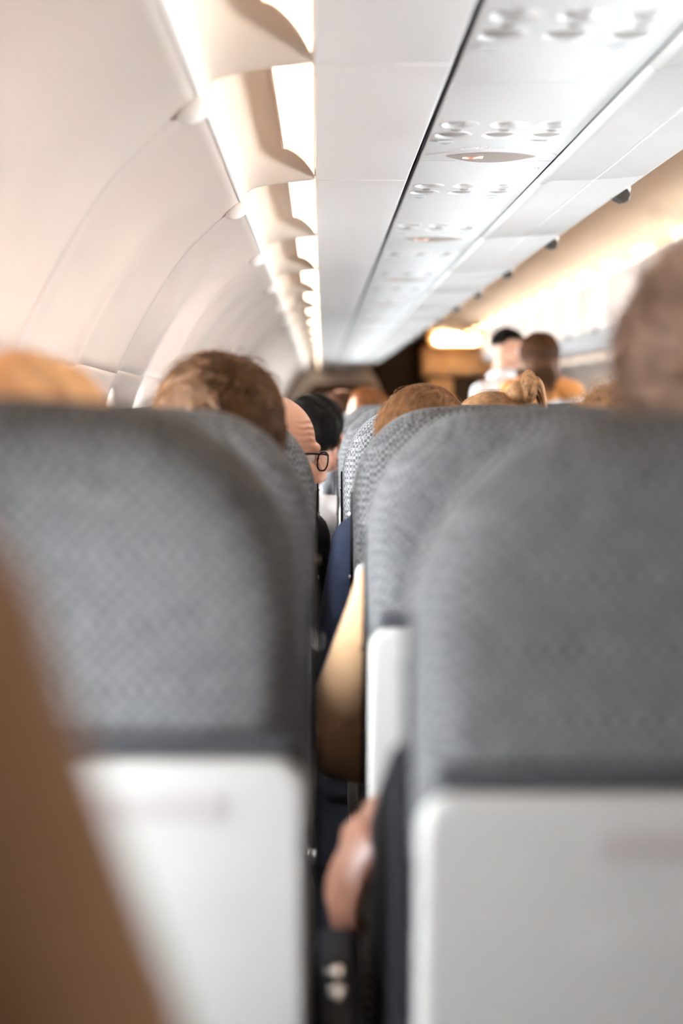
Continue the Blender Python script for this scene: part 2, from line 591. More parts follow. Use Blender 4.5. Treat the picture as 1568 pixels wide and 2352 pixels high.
def cove_bay(mirror):
    root = empty('cove_light', (2 * XC - (-.1) if mirror else -.1, YBACK, E + .46))
    rb = MB(mirror)
    rb.grid(lambda u, v: (lambda q: (q[0], q[1] + YBACK + .003 - 0 * u, q[2]))(cove_pt(u, v * .995)), 28, 60)
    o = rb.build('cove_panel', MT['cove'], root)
    md = o.modifiers.new('solid', 'SOLIDIFY'); md.thickness = 0.003; md.offset = 1
    db = MB(mirror)
    def lamp(u, v):
        v0 = 0.06
        v1 = 0.80 + 0.16 * u ** 1.5
        uu = 0.74 + 0.26 * u
        vv = v0 + (v1 - v0) * v
        q = cove_pt(uu, vv, 0.003)
        return (q[0], q[1] + YBACK, q[2])
    db.grid(lamp, 10, 40)
    db.build('diffuser', MT['cover'], root)
    tr = MB(mirror)
    edge = [lamp(0, v / 20) for v in range(21)] + [lamp(u / 8, 1) for u in range(1, 9)]
    tr.tube(edge, 0.0022, 6)
    tr.build('diffuser_rim', MT['cove'], root)
    return root

def place_bays(root, n, labels, group, cat, step=BAY, y_first=YBACK):
    index_children(root)
    out = [root]
    for k in range(1, n):
        out.append(copy_tree(root, (0, step * k, 0)))
    for k, o in enumerate(out):
        tag(o, labels(k), cat, group)
    return out

NB = K1 - K0
def cove_label(side):
    def f(k):
        i = k + K0 + 1           # 1 = the bay whose far seam is the first clip in view ... 0 is nearest
        if side == 'left' and 0 <= i <= 9:
            return '%s bright cove light from the camera above left window wall' % ordinal(i)
        if side == 'left':
            return 'small far or unseen cove light above left window wall' if i > 9 else 'cove light above left wall behind the camera'
        return 'cove light above the window wall across the aisle'
    return f
place_bays(cove_bay(False), NB, cove_label('left'), 'cove lights above the left window wall', 'light')
place_bays(cove_bay(True), NB, cove_label('right'), 'cove lights across the aisle', 'light')

# ------------------------------------------------------------------ overhead bins
ZB = .485
def bin_bay(mirror):
    root = empty('overhead_bin', (2 * XC - .4 if mirror else .4, YBACK, E + ZB))
    g = .0016
    mb = MB(mirror)
    # flat underside between cove light and service channel
    mb.box((.0915, YBACK + BAY / 2, E + ZB + .006), (.199, BAY - 2 * g, .012))
    mb.build('underside_panel', MT['bin'], root, bev=.003)
    mb = MB(mirror)
    mb.box((.335, YBACK + BAY / 2, E + ZB + .050), (.298, BAY, .004))
    mb.box((.1995, YBACK + BAY / 2, E + ZB + .030), (.003, BAY, .040)); mb.box((.4755, YBACK + BAY / 2, E + ZB + .028), (.003, BAY, .044))
    mb.build('channel_liner', MT['gap'], root, smooth=False)
    # rounded hand rail and sloping belly
    mb = MB(mirror)
    prof = spline([(.4770, .4900), (.4775, .4850), (.481, .4800), (.488, .4780), (.497, .4825), (.515, .4865), (.55, .4875), (.600, .4885)], 5)
    def rail(u, v):
        n = len(prof) - 1
        return (np.interp(u * n, range(n + 1), prof[:, 0]), YBACK + g * .6 + (BAY - 1.2 * g) * v, E + np.interp(u * n, range(n + 1), prof[:, 1]))
    mb.grid(rail, 42, 1)
    mb.build('hand_rail', MT['bin_dim'], root, solid=.003)
    # door: from the belly seam round the aisle edge up to the ceiling
    prof2 = spline([(.6020, .4890), (.65, .4925), (.70, .498), (.722, .506), (.731, .522), (.729, .60), (.722, .70), (.710, .80), (.70, .86)], 6)
    mb = MB(mirror)
    def door(u, v):
        n = len(prof2) - 1
        return (np.interp(u * n, range(n + 1), prof2[:, 0]), YBACK + g + (BAY - 2 * g) * v, E + np.interp(u * n, range(n + 1), prof2[:, 1]))
    mb.grid(door, 48, 1)
    d = mb.build('door', MT['bin_dim'], root, solid=.004)
    # latch under the aisle edge
    mb = MB(mirror)
    yl = YBACK + BAY * .36
    mb.plate([(.718, .506), (.727, .497), (.741, .491), (.757, .494), (.762, .508), (.755, .522), (.730, .528)], (0, yl - .022, E), (1, 0, 0), (0, 0, 1), (0, 1, 0), .044)
    lt = mb.build('latch', MT['latch'], d, bev=.003)
    mb = MB(mirror)
    mb.box((.751, yl + .034, E + .530), (.040, .020, .016))
    mb.build('latch_cap', MT['bin'], d, bev=.005)
    # shelf behind the door, keeps daylight out of the bin
    mb = MB(mirror)
    mb.plate([(-.012, .50), (.185, .50), (.185, .565), (.60, .565), (.70, .545), (.69, .88), (-.10, .88), (-.16, .70), (-.175, .57), (-.012, .56)], (0, YBACK, E), (1, 0, 0), (0, 0, 1), (0, 1, 0), BAY)
    mb.build('shell', MT['bin'], root, smooth=False)
    return root

def bin_label(side):
    def f(k):
        i = k + K0 + 1
        if side == 'left' and 0 <= i <= 9:
            return 'white overhead bin with hand rail, %s from the camera' % ordinal(i)
        if side == 'left':
            return 'white overhead bin far up or behind, over the near seats'
        return 'white overhead bin across the aisle above the far seats'
    return f
place_bays(bin_bay(False), NB, bin_label('left'), 'overhead bins over the near seats', 'overhead bin')
place_bays(bin_bay(True), NB - 3, bin_label('right'), 'overhead bins across the aisle', 'overhead bin')

# ------------------------------------------------------------------ passenger service panels
PX0, PX1 = .2025, .4670
def psu_unit(with_sign, lit):
    y0 = 2.16
    root = empty('service_panel', (.335, y0, E + ZB), kind=None)
    sl = MB().box(((PX0 + PX1) / 2, y0 + PITCH / 2, E + ZB + .017), (PX1 - PX0, PITCH - .004, .034))
    cut = MB()
    XS = (.245, .3305, .416)
    for x in XS:
        cut.ell((x, y0 + .33, E + ZB - .014), (.036, .036, .036), None, 36, 24)
        cut.ell((x - .004, y0 + .425, E + ZB - .006), (.031, .029, .020), None, 36, 16)
    me = boolean(sl.mesh(), cut.mesh(), MT['psu'])
    pb = link('panel_face', me, root, MT['psu'])
    pb.data.set_sharp_from_angle(angle=R(30))
    for i, x in enumerate(XS):
        mb = MB().ell((x - .007, y0 + .333, E + ZB + .022), (.025, .024, .021), None, 24, 14)
        rl = mb.build('reading_light', MT['barrel'], root)
        mb = MB().ell((x - .010, y0 + .326, E + ZB + .0085), (.012, .012, .005), Matrix.Rotation(R(14), 3, 'X'), 20, 10)
        mb.build('lens', MT['lenslit'] if (lit and i in lit) else MT['lens'], rl)
        mb = MB()
        mb.tube([(x + .0365 * .9 * math.cos(a), y0 + .33 + .0365 * .9 * math.sin(a), E + ZB) for a in [2 * math.pi * j / 32 for j in range(33)]], .0014, 6)
        mb.build('dish_rim', MT['psu'], root)
        mb = MB().ell((x - .002, y0 + .3785, E + ZB), (.0105, .0065, .0035), None, 20, 8)
        mb.build('call_button', MT['grey'], root)
        mb = MB()
        mb.ell((x - .004, y0 + .427, E + ZB + .004), (.027, .025, .0055), None, 28, 10)
        nz = mb.build('air_nozzle', MT['grey'], root)
        mb = MB().tube([(x - .004 + .033 * math.cos(a), y0 + .426 + .031 * math.sin(a), E + ZB) for a in [2 * math.pi * j / 32 for j in range(33)]], .0017, 6)
        mb.build('nozzle_rim', MT['psu'], nz)
        if i != 1:
            mb = MB().plate([(-.014, -.010), (.016, -.008), (.004, .016), (-.002, .016)], (x - .013, y0 + .482, E + ZB - .0015), (1, 0, 0), (0, 1, 0), (0, 0, -1), .0035)
            mb.build('row_marker', MT['chip'], root, bev=.001)
    for sx in (-1, 1):
        mb = MB()
        xa = .437 + sx * .011
        mb.tube([(xa - sx * .006, y0 + .072 + .15 * 0, E + ZB), (xa + sx * .002, y0 + .078, E + ZB - .001), (xa + sx * .004, y0 + .088, E + ZB - .001), (xa, y0 + .098, E + ZB)], .0012, 6)
        mb.build('access_mark', MT['psu'], root)
    if with_sign:
        def vesica(wd, hd, n=24):
            pts = []
            for j in range(n + 1):
                t = -1 + 2 * j / n
                pts.append((wd * t, -hd * (1 - abs(t) ** 2.1) * .55))
            for j in range(1, n):
                t = 1 - 2 * j / n
                pts.append((wd * t, hd * (1 - abs(t) ** 2.1) * 1.0))
            return pts
        so = (.335, y0 + .625, E + ZB - .001)
        mb = MB().plate(vesica(.130, .085), (so[0], so[1], so[2] + .004), (1, 0, 0), (0, 1, 0), (0, 0, -1), .006)
        fr = mb.build('sign_frame', MT['psu'], root, bev=.003)
        mb = MB().plate(vesica(.088, .070), (so[0], so[1], so[2] + .002), (1, 0, 0), (0, 1, 0), (0, 0, -1), .006)
        sg = mb.build('sign', MT['sign'], root, bev=.001)
        zz = so[2] - .0045
        def bar(mb, x, y, wx, wy, rot=0):
            mb.box((x, y, zz), (wx, wy, .0008), Matrix.Rotation(rot, 3, 'Z'))
        mb = MB()
        cx, cy = so[0] - .036, so[1] + .014
        bar(mb, cx - .012, cy, .013, .014); bar(mb, cx + .007, cy, .008, .014)
        for j in range(3):
            bar(mb, cx + .0135 + j * .0032, cy, .0020, .014)
            bar(mb, cx + .0115 + j * .0032, cy - .014, .0018, .009, R(30))
        mb.build('no_smoking_symbol', MT['picto'], sg, smooth=False)
        mb = MB()
        bar(mb, cx - .002, cy - .0004, .0045, .032, R(32)); bar(mb, cx - .002, cy, .0045, .032, R(-32))
        for v in range(8, 16): mb.v[v] = (mb.v[v][0], mb.v[v][1], mb.v[v][2] - .0004)
        mb.build('red_cross', MT['cross'], sg, smooth=False)
        mb = MB()
        for j in range(15):
            a = (j - 7) / 7
            mb.box((.325 + a * .055, y0 + .555 + abs(a) ** 2 * .012, E + ZB - .0005), (.0016, .020, .002), Matrix.Rotation(-a * .5, 3, 'Z'))
        mb.build('speaker_slits', MT['psu'], root, smooth=False)
    return root

psu_protos = {}
NPSU = 26
for i in range(-4, NPSU):
    sign = (i % 2 == 0)
    lit = {5: (2,), 6: (0, 1), 19: (0,), 21: (1,)}.get(i)
    key = (sign, lit)
    if key not in psu_protos:
        psu_protos[key] = psu_unit(sign, lit); index_children(psu_protos[key])
        o = psu_protos[key]; o.location.y = 2.20 + PITCH * i
    else:
        o = copy_tree(psu_protos[key]); o.location.y = 2.20 + PITCH * i
    j = i + 1
    if 0 <= j <= 8:
        lb = '%s white service panel of reading lights from the camera%s' % (ordinal(j), ', with smoked no-smoking sign' if sign else ', without a sign')
    else:
        lb = 'small distant or unseen service panel over the near seats'
    tag(o, lb, 'service panel', 'service panels over the near seats')
for i in range(-4, 20):
    o = copy_tree(psu_protos[(i % 2 == 0, None)])
    o.location = (2 * XC - .335, 2.16 + PITCH * i, E + ZB)
    tag(o, 'service panel of reading lights across the aisle', 'service panel', 'service panels across the aisle')

# ------------------------------------------------------------------ ceiling of the aisle
CE = spline([(.62, .86), (.66, .905), (.80, .965), (1.05, 1.0), (1.33, 1.012), (1.61, 1.0), (1.86, .965), (2.00, .905), (2.04, .86)], 6)
croot = empty('ceiling', (0, 0, 0), kind='structure')
CB = .95
def ceil_pt(u, v):
    n = len(CE) - 1
    x = np.interp(u * n, range(n + 1), CE[:, 0]); z = np.interp(u * n, range(n + 1), CE[:, 1])
    q = abs(2 * u - 1)
    rib = math.cos(math.pi * (v - .5)) ** 0.7 if 0 < v < 1 else 0
    return (x, v * CB, E + z + .05 * rib * math.exp(-((q - .78) / .22) ** 2))
mb = MB().grid(lambda u, v: ceil_pt(u, .002 + .996 * v), 48, 20)
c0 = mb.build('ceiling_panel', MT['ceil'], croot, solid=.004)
NCE = int((YEND + 1.2 - YBACK) / CB) + 1
NSKIP = math.ceil((YBACK - (7.45 - CB * 11)) / CB)
YC0 = 7.45 - CB * (11 - NSKIP)
c0.location = (0, YC0, 0)
for k in range(1, NCE):
    translate_copy(c0, CB * k)
for mirror in (False, True):
    mb = MB(mirror)
    mb.plate([(.655, .862), (.712, .862), (.712, .874), (.70, .885), (.655, .885)], (0, YBACK, E), (1, 0, 0), (0, 0, 1), (0, 1, 0), YEND - YBACK - (3.3 if mirror else 0))
    o = mb.build('trim_%d' % (2 if mirror else 1), MT['bin'], None, smooth=False); tag(o, kind='structure')

def ceil_glow(mirror):
    root = empty('ceiling_glow', (XC + (-.66 if mirror else .66), YC0 + CB * .5, E + .95))
    mb = MB(mirror)
    def lp(u, v):
        a, b = -1 + 2 * u, -1 + 2 * v
        hw = .20 * math.sqrt(max(0.02, 1 - 0.9 * (max(0, -a)) ** 2))
        q = ceil_pt(.885 + .042 * a, .5 + hw * b)
        return (q[0] - .002, q[1] + YC0, q[2] - .004)
    mb.grid(lp, 12, 12)
    mb.build('diffuser', MT['cglow'], root, solid=.002)  # glowing patch stands in for ceiling washed by a hidden lamp
    tb = MB(mirror)
    edge = [lp(1, v / 12) for v in range(13)] + [lp(1 - u / 12, 1) for u in range(1, 13)] + [lp(0, 1 - v / 12) for v in range(1, 13)] + [lp(u / 12, 0) for u in range(1, 13)]
    tb.tube(edge, .003, 6)
    tb.build('rim', MT['ceil'], root)
    return root
def cl_label(side):
    def f(k):
        i = k + NSKIP - 11
        if side == 'right' and 0 <= i <= 8:
            return 'glowing patch of lamp-washed ceiling above the aisle on the far side, %s in view' % ordinal(i)
        if side == 'right':
            return 'glowing patch of lamp-washed ceiling on the far side of the aisle, unseen'
        return 'glowing patch of lamp-washed ceiling on the near side of the aisle, hidden by the bins'
    return f
place_bays(ceil_glow(False), NCE - 1, cl_label('right'), 'glowing ceiling patches on the far side of the aisle', 'light', CB)
place_bays(ceil_glow(True), NCE - 1, cl_label('left'), 'glowing ceiling patches on the near side of the aisle', 'light', CB)

# ------------------------------------------------------------------ cabin end: bulkhead and galley
wf = empty('wall_front', (0, YEND, 0), kind='structure')
y = YEND
out = [(-.62, -1.2), (.92, -1.2), (.92, -.2), (.90, .05), (.84, .25), (.76, .40), (.70, .49), (-.05, .49), (-.25, .46), (-.5, .2)]
mb = MB().plate(out, (0, y, E), (1, 0, 0), (0, 0, 1), (0, 1, 0), .05)
mb.build('bulkhead', MT['bulk'], wf, bev=.01)
inn = [(-.40, -1.19), (.86, -1.19), (.86, -.05), (.83, .12), (.77, .235), (.72, .265), (-.06, .265), (-.11, .24), (-.24, .05), (-.40, -.2)]
mb = MB().plate(inn, (0, y - .012, E), (1, 0, 0), (0, 0, 1), (0, 1, 0), .02)
mb.build('bulkhead_panel', MT['brownwall'], wf, bev=.004)
mb = MB().box((XC, y + 2.5, E), (4.2, .06, 2.5)); mb.build('end_wall', MT['brownwall'], wf, smooth=False)
mb = MB().box((-.1, y + 1.3, E + .75), (1.7, 2.4, .06)); mb.build('roof', MT['brownwall'], wf, smooth=False)
mb = MB().box((XC, y + 1.4, E + 1.03), (3.6, 2.4, .05)); mb.build('entry_ceiling', MT['ceil'], wf, smooth=False)
mb = MB().box((2 * XC + .53, y + 1.25, E), (.06, 2.6, 2.5)); mb.build('entry_side', MT['brownwall'], wf, smooth=False)
mb = MB().box((-.53, y + 1.25, E), (.06, 2.6, 2.5)); mb.build('entry_side', MT['brownwall'], wf, smooth=False)

gr = empty('galley_unit', (1.95, y + .1, 0), 'lit wooden galley unit at the far end of the aisle', 'galley')
mb = MB().box((2.0, y + .38, E - .41), (1.06, .5, 1.58)); mb.build('carcass', MT['galleydark'], gr, bev=.01)
for j in range(3):
    mb = MB().box((1.615 + .29 * j, y + .11, E + .585), (.27, .04, .36)); dd = mb.build('door', MT['galley'], gr, bev=.01)
    mb = MB().box((1.615 + .29 * j, y + .08, E + .44), (.10, .02, .02)); mb.build('handle', MT['metal'], dd, bev=.004)
mb = MB().box((2.0, y + .36, E + .59), (1.06, .5, .42)); mb.build('upper_cupboard', MT['galley'], gr, bev=.01)
mb = MB().box((1.72, y + .12, E + .14), (.36, .03, .40)); mb.build('panel', MT['galley'], gr, bev=.01)
mb = MB().box((1.13, y + 1.0, E - .2), (.52, .05, 2.0)); o = mb.build('partition', MT['galleydark'], None, bev=.01); tag(o, 'dark brown partition in the doorway at the end of the aisle', 'partition')
gl = empty('galley_light', (1.9, y - .1, E + .9), 'bright oblong lamp above the galley at the far end', 'light')
mb = MB().plate(rrect(.62, .13, .06), (1.93, y - .02, E + .895), (1, 0, 0), (0, 0, 1), (0, -1, 0), .03); mb.build('lamp_cover', MT['glamp'], gl, bev=.008)
mb = MB().plate(rrect(.80, .20, .05), (1.93, y + .03, E + .895), (1, 0, 0), (0, 0, 1), (0, -1, 0), .05); mb.build('housing', MT['galley'], gl, bev=.01)

# ------------------------------------------------------------------ seats
def back_outline(wd, ztop, zbot, n=18, rx=.135, rz=.150):
    """half outline from bottom right up over the corner, then mirrored; x,z about the seat centre"""
    pts = []
    hw = wd / 2
    for k in range(10):
        pts.append((hw - .012 * (1 - k / 9), zbot + (ztop - rz - zbot) * k / 9))
    for j in range(1, n + 1):
        a = math.pi / 2 * j / n
        e = 2 / 1.95
        pts.append((hw - rx + rx * math.cos(a) ** e, ztop - rz + rz * math.sin(a) ** e))
    for j in range(1, 5):
        pts.append(((hw - rx) * (1 - j / 5), ztop + .006 * (j / 5)))
    return pts + [(-a, b) for a, b in pts[::-1]]

def cushion(mb, outline, cz, layers, shear, ycrown=0.0):
    """closed pillow shape: layers = (inset scale, y)"""
    n = len(outline)
    c0 = len(mb.v)
    vs = []
    for sc, yy, ins in layers:
        for (x, z) in outline:
            # inset by ins towards inside
            L = math.hypot(x, z - cz)
            k = sc * (1 - ins / max(L, .05))
            xx, zz = x * k, cz + (z - cz) * k
            vs.append((xx, yy - (zz) * shear, zz))
    fs = []
    for r in range(len(layers) - 1):
        for i in range(n):
            a, b = r * n + i, r * n + (i + 1) % n
            fs.append((a, b, b + n, a + n))
    fs.append(tuple(range(n))[::-1]); fs.append(tuple((len(layers) - 1) * n + i for i in range(n)))
    mb.add(vs, fs)

TZ = -.262        # top edge of the stowed tray
def make_seat():
    root = empty('aircraft_seat', (0, 0, 0))
    SH = .13
    def shift(mb):
        mb.v = [(a, b + TZ * SH, c + E) for a, b, c in mb.v]
        return mb
    mb = MB()
    ol = back_outline(.452, -.008, -.72)
    cushion(mb, ol, -.36, [(.05, .0, 0), (.5, .0, 0), (.80, .0005, 0), (1, .003, .040), (1, .007, .028), (1, .013, .018), (1, .021, .009), (1, .030, .003), (1, .040, 0), (1, .048, 0), (1, .054, .004), (1, .056, .012), (.7, .056, 0)], SH)
    shift(mb).build('back_cover', MT['fabric'], root)
    mb = MB()
    ol2 = back_outline(.452, -.012, -.70)
    cushion(mb, ol2, -.36, [(.7, .056, 0), (1, .057, .014), (1, .059, .005), (1, .066, 0), (1, .085, 0), (1, .098, .006), (1, .108, .018), (1, .113, .032), (.86, .112, 0), (.6, .104, 0), (.3, .101, 0), (.04, .10, 0)], SH)
    shift(mb).build('front_cushion', MT['fabric2'], root)
    # tray table, stowed
    mb = MB().plate(rrect(.446, .255, .024, 6, 0, TZ - .1275), (0, -.021, 0), (1, 0, 0), (0, 0, 1), (0, 1, 0), .019)
    mb.v = [(a, b - c * SH, c) for a, b, c in mb.v]
    tr = shift(mb).build('tray_table', MT['tray'], root, bev=.007, seg=3)
    mb = MB().plate(rrect(.27, .022, .008, 4, .03, TZ - .036), (0, -.0225, 0), (1, 0, 0), (0, 0, 1), (0, 1, 0), .004)
    mb.v = [(a, b - c * SH, c) for a, b, c in mb.v]
    shift(mb).build('finger_recess', MT['placard'], tr, bev=.001)
    mb = MB().plate([( -.03 + .14 * math.cos(a), TZ - .115 + .034 * math.sin(a) * (1 if math.sin(a) > 0 else .3)) for a in [2 * math.pi * j / 28 for j in range(28)]], (.06, -.0218, 0), (1, 0, 0), (0, 0, 1), (0, 1, 0), .003)
    mb.v = [(a, b - c * SH, c) for a, b, c in mb.v]
    shift(mb).build('cup_rest', MT['tray'], tr, bev=.001)
    # dark strip put in for the shaded gap above the tray
    mb = MB().box((0, -.006, TZ + .010), (.425, .018, .016)); mb.v = [(a, b - c * SH, c) for a, b, c in mb.v]
    gap_sh = shift(mb).build('tray_gap_shade', MT['darkgrey'], root, bev=.004)
    mb = MB().plate(rrect(.05, .020, .006, 4, 0, TZ + .006), (0, -.026, 0), (1, 0, 0), (0, 0, 1), (0, 1, 0), .016); mb.v = [(a, b - c * SH, c) for a, b, c in mb.v]
    shift(mb).build('tray_latch', MT['darkgrey'], gap_sh, bev=.003)
    # tray arms with bright hinge pins
    for sx in (-1, 1):
        mb = MB().box((sx * .2195, .010, TZ - .19), (.008, .036, .26)); mb.v = [(a, b - c * SH, c) for a, b, c in mb.v]
        ar = shift(mb).build('tray_arm', MT['dark'], root, bev=.002)
        mb = MB().ell((sx * .224, -.004, TZ - .285), (.006, .008, .010), None, 14, 8); mb.v = [(a, b - c * SH, c) for a, b, c in mb.v]
        shift(mb).build('hinge_pin', MT['metal'], ar)
        mb = MB().box((sx * .2265, .066, -.36), (.005, .011, .42)); mb.v = [(a, b - c * SH, c) for a, b, c in mb.v]
        st = shift(mb).build('side_trim', MT['dark'], root, bev=.002)
        mb = MB()
        for zz in (-.19, -.30, -.41): mb.ell((sx * .229, .066, zz), (.0025, .004, .005), None, 10, 6)
        mb.v = [(a, b - c * SH, c) for a, b, c in mb.v]
        shift(mb).build('screws', MT['metal'], st)
    # literature pocket below the tray
    mb = MB().plate(rrect(.40, .17, .02, 5, 0, -.615), (0, .012, 0), (1, 0, 0), (0, 0, 1), (0, -1, 0), .03); mb.v = [(a, b - c * SH, c) for a, b, c in mb.v]
    shift(mb).build('pocket', MT['darkgrey'], root, bev=.01)
    # bottom cushion
    mb = MB().plate(rrect(.45, .44, .06, 6, 0, .36), (0, 0, E - .84), (1, 0, 0), (0, 1, 0), (0, 0, 1), .12)
    mb.build('seat_cushion', MT['fabric2'], root, bev=.03, seg=4)
    mb = MB().box((0, .34, E - .865), (.43, .42, .05)); mb.build('seat_pan', MT['darkgrey'], root, bev=.01)
    for sx in (-1, 1):
        mb = MB()
        mb.tube([(sx * .16, .50, E - .88), (sx * .16, .47, .05), (sx * .16, .45, .012)], .017, 10)
        mb.box((sx * .16, .45, .010), (.05, .10, .02))
        mb.build('leg', MT['darkgrey'], root)
        mb = MB().tube([(sx * .16, .17, E - .88), (sx * .16, .30, .35), (sx * .16, .47, .06)], .012, 8)
        mb.build('brace', MT['darkgrey'], root)
    return root

def make_armrest():
    root = empty('armrest', (0, 0, 0))
    mb = MB().plate([(.02, -.60), (.40, -.60), (.43, -.585), (.435, -.565), (.42, -.553), (.02, -.548)], (-.021, .10, E), (0, 1, 0), (0, 0, 1), (1, 0, 0), .042)
    mb.build('arm_pad', MT['dark'], root, bev=.010, seg=3)
    mb = MB().plate([(.03, -.60), (.36, -.60), (.33, -.80), (.06, -.80)], (.0, .10, E), (0, 1, 0), (0, 0, 1), (1, 0, 0), .016)
    mb.build('side_panel', MT['dark'], root, bev=.004)
    mb = MB().plate([(.06, -.245), (.12, -.262), (.30, -.335), (.50, -.425), (.545, -.47), (.54, -.60), (.08, -.80), (.06, -.80)], (.036, .0, E), (0, 1, 0), (0, 0, 1), (1, 0, 0), .018)
    mb.build('side_shield', MT['dark'], root, bev=.006)
    for yy in (.245, .295):
        mb = MB().ell((0, .10 + yy, E - .5475 - (yy - .02) * .012), (.011, .013, .004), None, 18, 8)
        mb.build('recline_button', MT['metal'], root)
    return root

D1 = .95
SEATX = {'window': -.2325, 'middle': .2800, 'aisle': .79}
def row_y(k): return D1 + PITCH * k
proto = make_seat(); index_children(proto)
SLAB = {
    ('window', 0): 'near grey seat in the left half, white tray below, behind brown sleeve',
    ('middle', 0): 'large near grey seat on the right with full white tray in view',
    ('middle', 1): 'grey seat just beyond the large right one, narrow strip of white tray',
    ('window', 1): 'grey seat under the dark brown wavy hair, hidden by the near left seat',
    ('window', 2): 'grey seat beside the bald head with glasses',
    ('middle', 2): 'shadowed brown-grey seat edge behind the tan sleeve',
    ('middle', 3): 'sharply focused woven grey seat with black side seam',
    ('middle', 4): 'pale grey seat curve next beyond the sharply focused one',
    ('middle', 5): 'blue-grey seat curve farthest along the gap',
}
first = True
for k in range(0, 26):
    for kind in ('window', 'middle', 'aisle'):
        if first: o = proto; first = False
        else: o = copy_tree(proto)
        dx = .009 if (kind == 'middle' and k == 0) else (-.006 if kind == 'middle' and k >= 3 else 0)
        o.location = (SEATX[kind] + dx, row_y(k) + (-.0 if kind == 'middle' else .075 if k == 0 else 0), 0)
        o.scale = (1, 1, 1.0065 if (kind == 'window' and k == 0) else 1)
        tag(o, SLAB.get((kind, k), 'grey woven aircraft seat behind the camera, added unseen to block light'), 'seat', 'grey seats of the near block')
for kind in ('window', 'middle', 'aisle'):  # row behind the camera, added unseen to block light on the trays
    o = copy_tree(proto); o.location = (SEATX[kind], -.34, 0)
    tag(o, 'grey woven aircraft seat behind the camera, added unseen to block light', 'seat', 'grey seats of the near block')
for k in range(5, 13):
    for x in (2 * XC + .2325, 2 * XC - .2870, 2 * XC - .79):
        o = copy_tree(proto); o.location = (x, row_y(k), 0)
        tag(o, 'grey woven aircraft seat across the aisle, hidden behind nearer seats', 'seat', 'grey seats across the aisle')
arm = make_armrest(); index_children(arm)
for k in range(0, 15):
    for nm, x in (('gap', .017), ('gap2', .545), ('aisle', 1.045)):
        if nm == 'gap' and k in (1, 2, 3): continue
        o = arm if (k == 0 and nm == 'gap') else copy_tree(arm)
        o.location = (x, row_y(k), 0)
        tag(o, 'black armrest with metal buttons in the gap between the two nearest seats' if (k == 0 and nm == 'gap') else 'black armrest hidden among the seats of the near block', 'armrest', 'black armrests')

# ------------------------------------------------------------------ people
SK = {
    'fair': skinmat('skin_fair', (0.62, 0.36, 0.25)),
    'bald': skinmat('skin_bald', (0.70, 0.42, 0.30), True),
    'ruddy': skinmat('skin_ruddy', (0.55, 0.27, 0.18)),
    'tanned': skinmat('skin_tanned', (0.155, 0.068, 0.042)),
    'lip': mat('lips', (0.45, 0.18, 0.15), 0.4),
    'nail': mat('nails', (0.72, 0.45, 0.42), 0.3),
    'eye': mat('eye_white', (0.8, 0.78, 0.75), 0.15),
    'iris': mat('iris', (0.05, 0.04, 0.03), 0.1),
}
def cloth(name, col, **k):
    return mat('cloth_' + name, col, 0.9, 0.15, noise=0.12, nscale=30, bump=0.35, bscale=350, sheen=0.3 if max(col) > .12 else 0.02, **k)
CL = {
    'brown': cloth('brown', (0.10, 0.048, 0.021)),
    'tan': cloth('tan', (0.34, 0.20, 0.105)),
    'navy': cloth('navy', (0.040, 0.050, 0.090)),
    'black': cloth('black', (0.008, 0.008, 0.010)),
    'white': cloth('white', (0.80, 0.80, 0.80)),
    'cream': cloth('cream', (0.72, 0.58, 0.44)),
    'grey': cloth('grey', (0.2, 0.2, 0.21)),
    'orange': cloth('orange', (0.72, 0.32, 0.10)),
    'olive': cloth('olive', (0.12, 0.12, 0.08)),
    'denim': cloth('denim', (0.05, 0.07, 0.13)),
    'darkbrown': cloth('darkbrown', (0.045, 0.015, 0.008)),
}
def hairmat(name, col, rough=0.45):
    m = mat('hair_' + name, col, rough + .1, 0.2 if max(col) > .05 else 0.15, noise=0.9 if max(col) < .55 else .25, nscale=55)
    return m
HM = {
    'blond': hairmat('blond', (1.0, 0.60, 0.34)),
    'curly': hairmat('curly', (0.27, 0.165, 0.11)),
    'dark': hairmat('dark', (0.105, 0.048, 0.020)),
    'light': hairmat('light', (0.27, 0.135, 0.060)),
    'bun': hairmat('bun', (0.36, 0.19, 0.085)),
    'black': hairmat('black', (0.012, 0.010, 0.009)),
    'brown': hairmat('brown', (0.11, 0.05, 0.025)),
    'ginger': hairmat('ginger', (0.36, 0.15, 0.055)),
    'curlblond': hairmat('curlblond', (0.42, 0.24, 0.12)),
    'white': hairmat('white', (0.70, 0.62, 0.55)),
}

def hand_prims(mb, wrist, fdir, back, curl, size=1.0, thumb=1):
    """palm and five fingers: fdir along the hand, back = back-of-hand normal; curl in degrees per joint"""
    f = Vector(fdir).normalized(); b = Vector(back); b = (b - f * b.dot(f)).normalized(); s = f.cross(b).normalized() * thumb
    w = Vector(wrist)
    q = Matrix((s, f, b)).transposed()
    mb.ell(w + f * .045 * size, (.038 * size, .052 * size, .016 * size), q, 14, 8)
    lens = (.070, .080, .074, .058)
    for j in range(4):
        base = w + f * (.082 - .006 * abs(j - 1)) * size + s * (.028 - .0187 * j) * size
        d = f.copy(); p = base; nrm = b.copy()
        for sg, fr in enumerate((.42, .32, .26)):
            rot = Matrix.Rotation(-R(curl * (1.0 if sg else .8)), 3, s * thumb)
            d = (rot @ d).normalized()
            e = p + d * lens[j] * fr * size
            mb.cap(p, e, (.0092 - .0009 * sg) * size, (.0086 - .0010 * sg) * size, 10, 3)
            p = e
    tb = w + f * .022 * size + s * .026 * size
    t1 = tb + (f * .55 + s * .75 - b * .35).normalized() * .042 * size
    t2 = t1 + (f * .85 + s * .15 - b * .45).normalized() * .032 * size
    mb.cap(tb, t1, .0135 * size, .0115 * size, 10, 3); mb.cap(t1, t2, .0112 * size, .0088 * size, 10, 3)

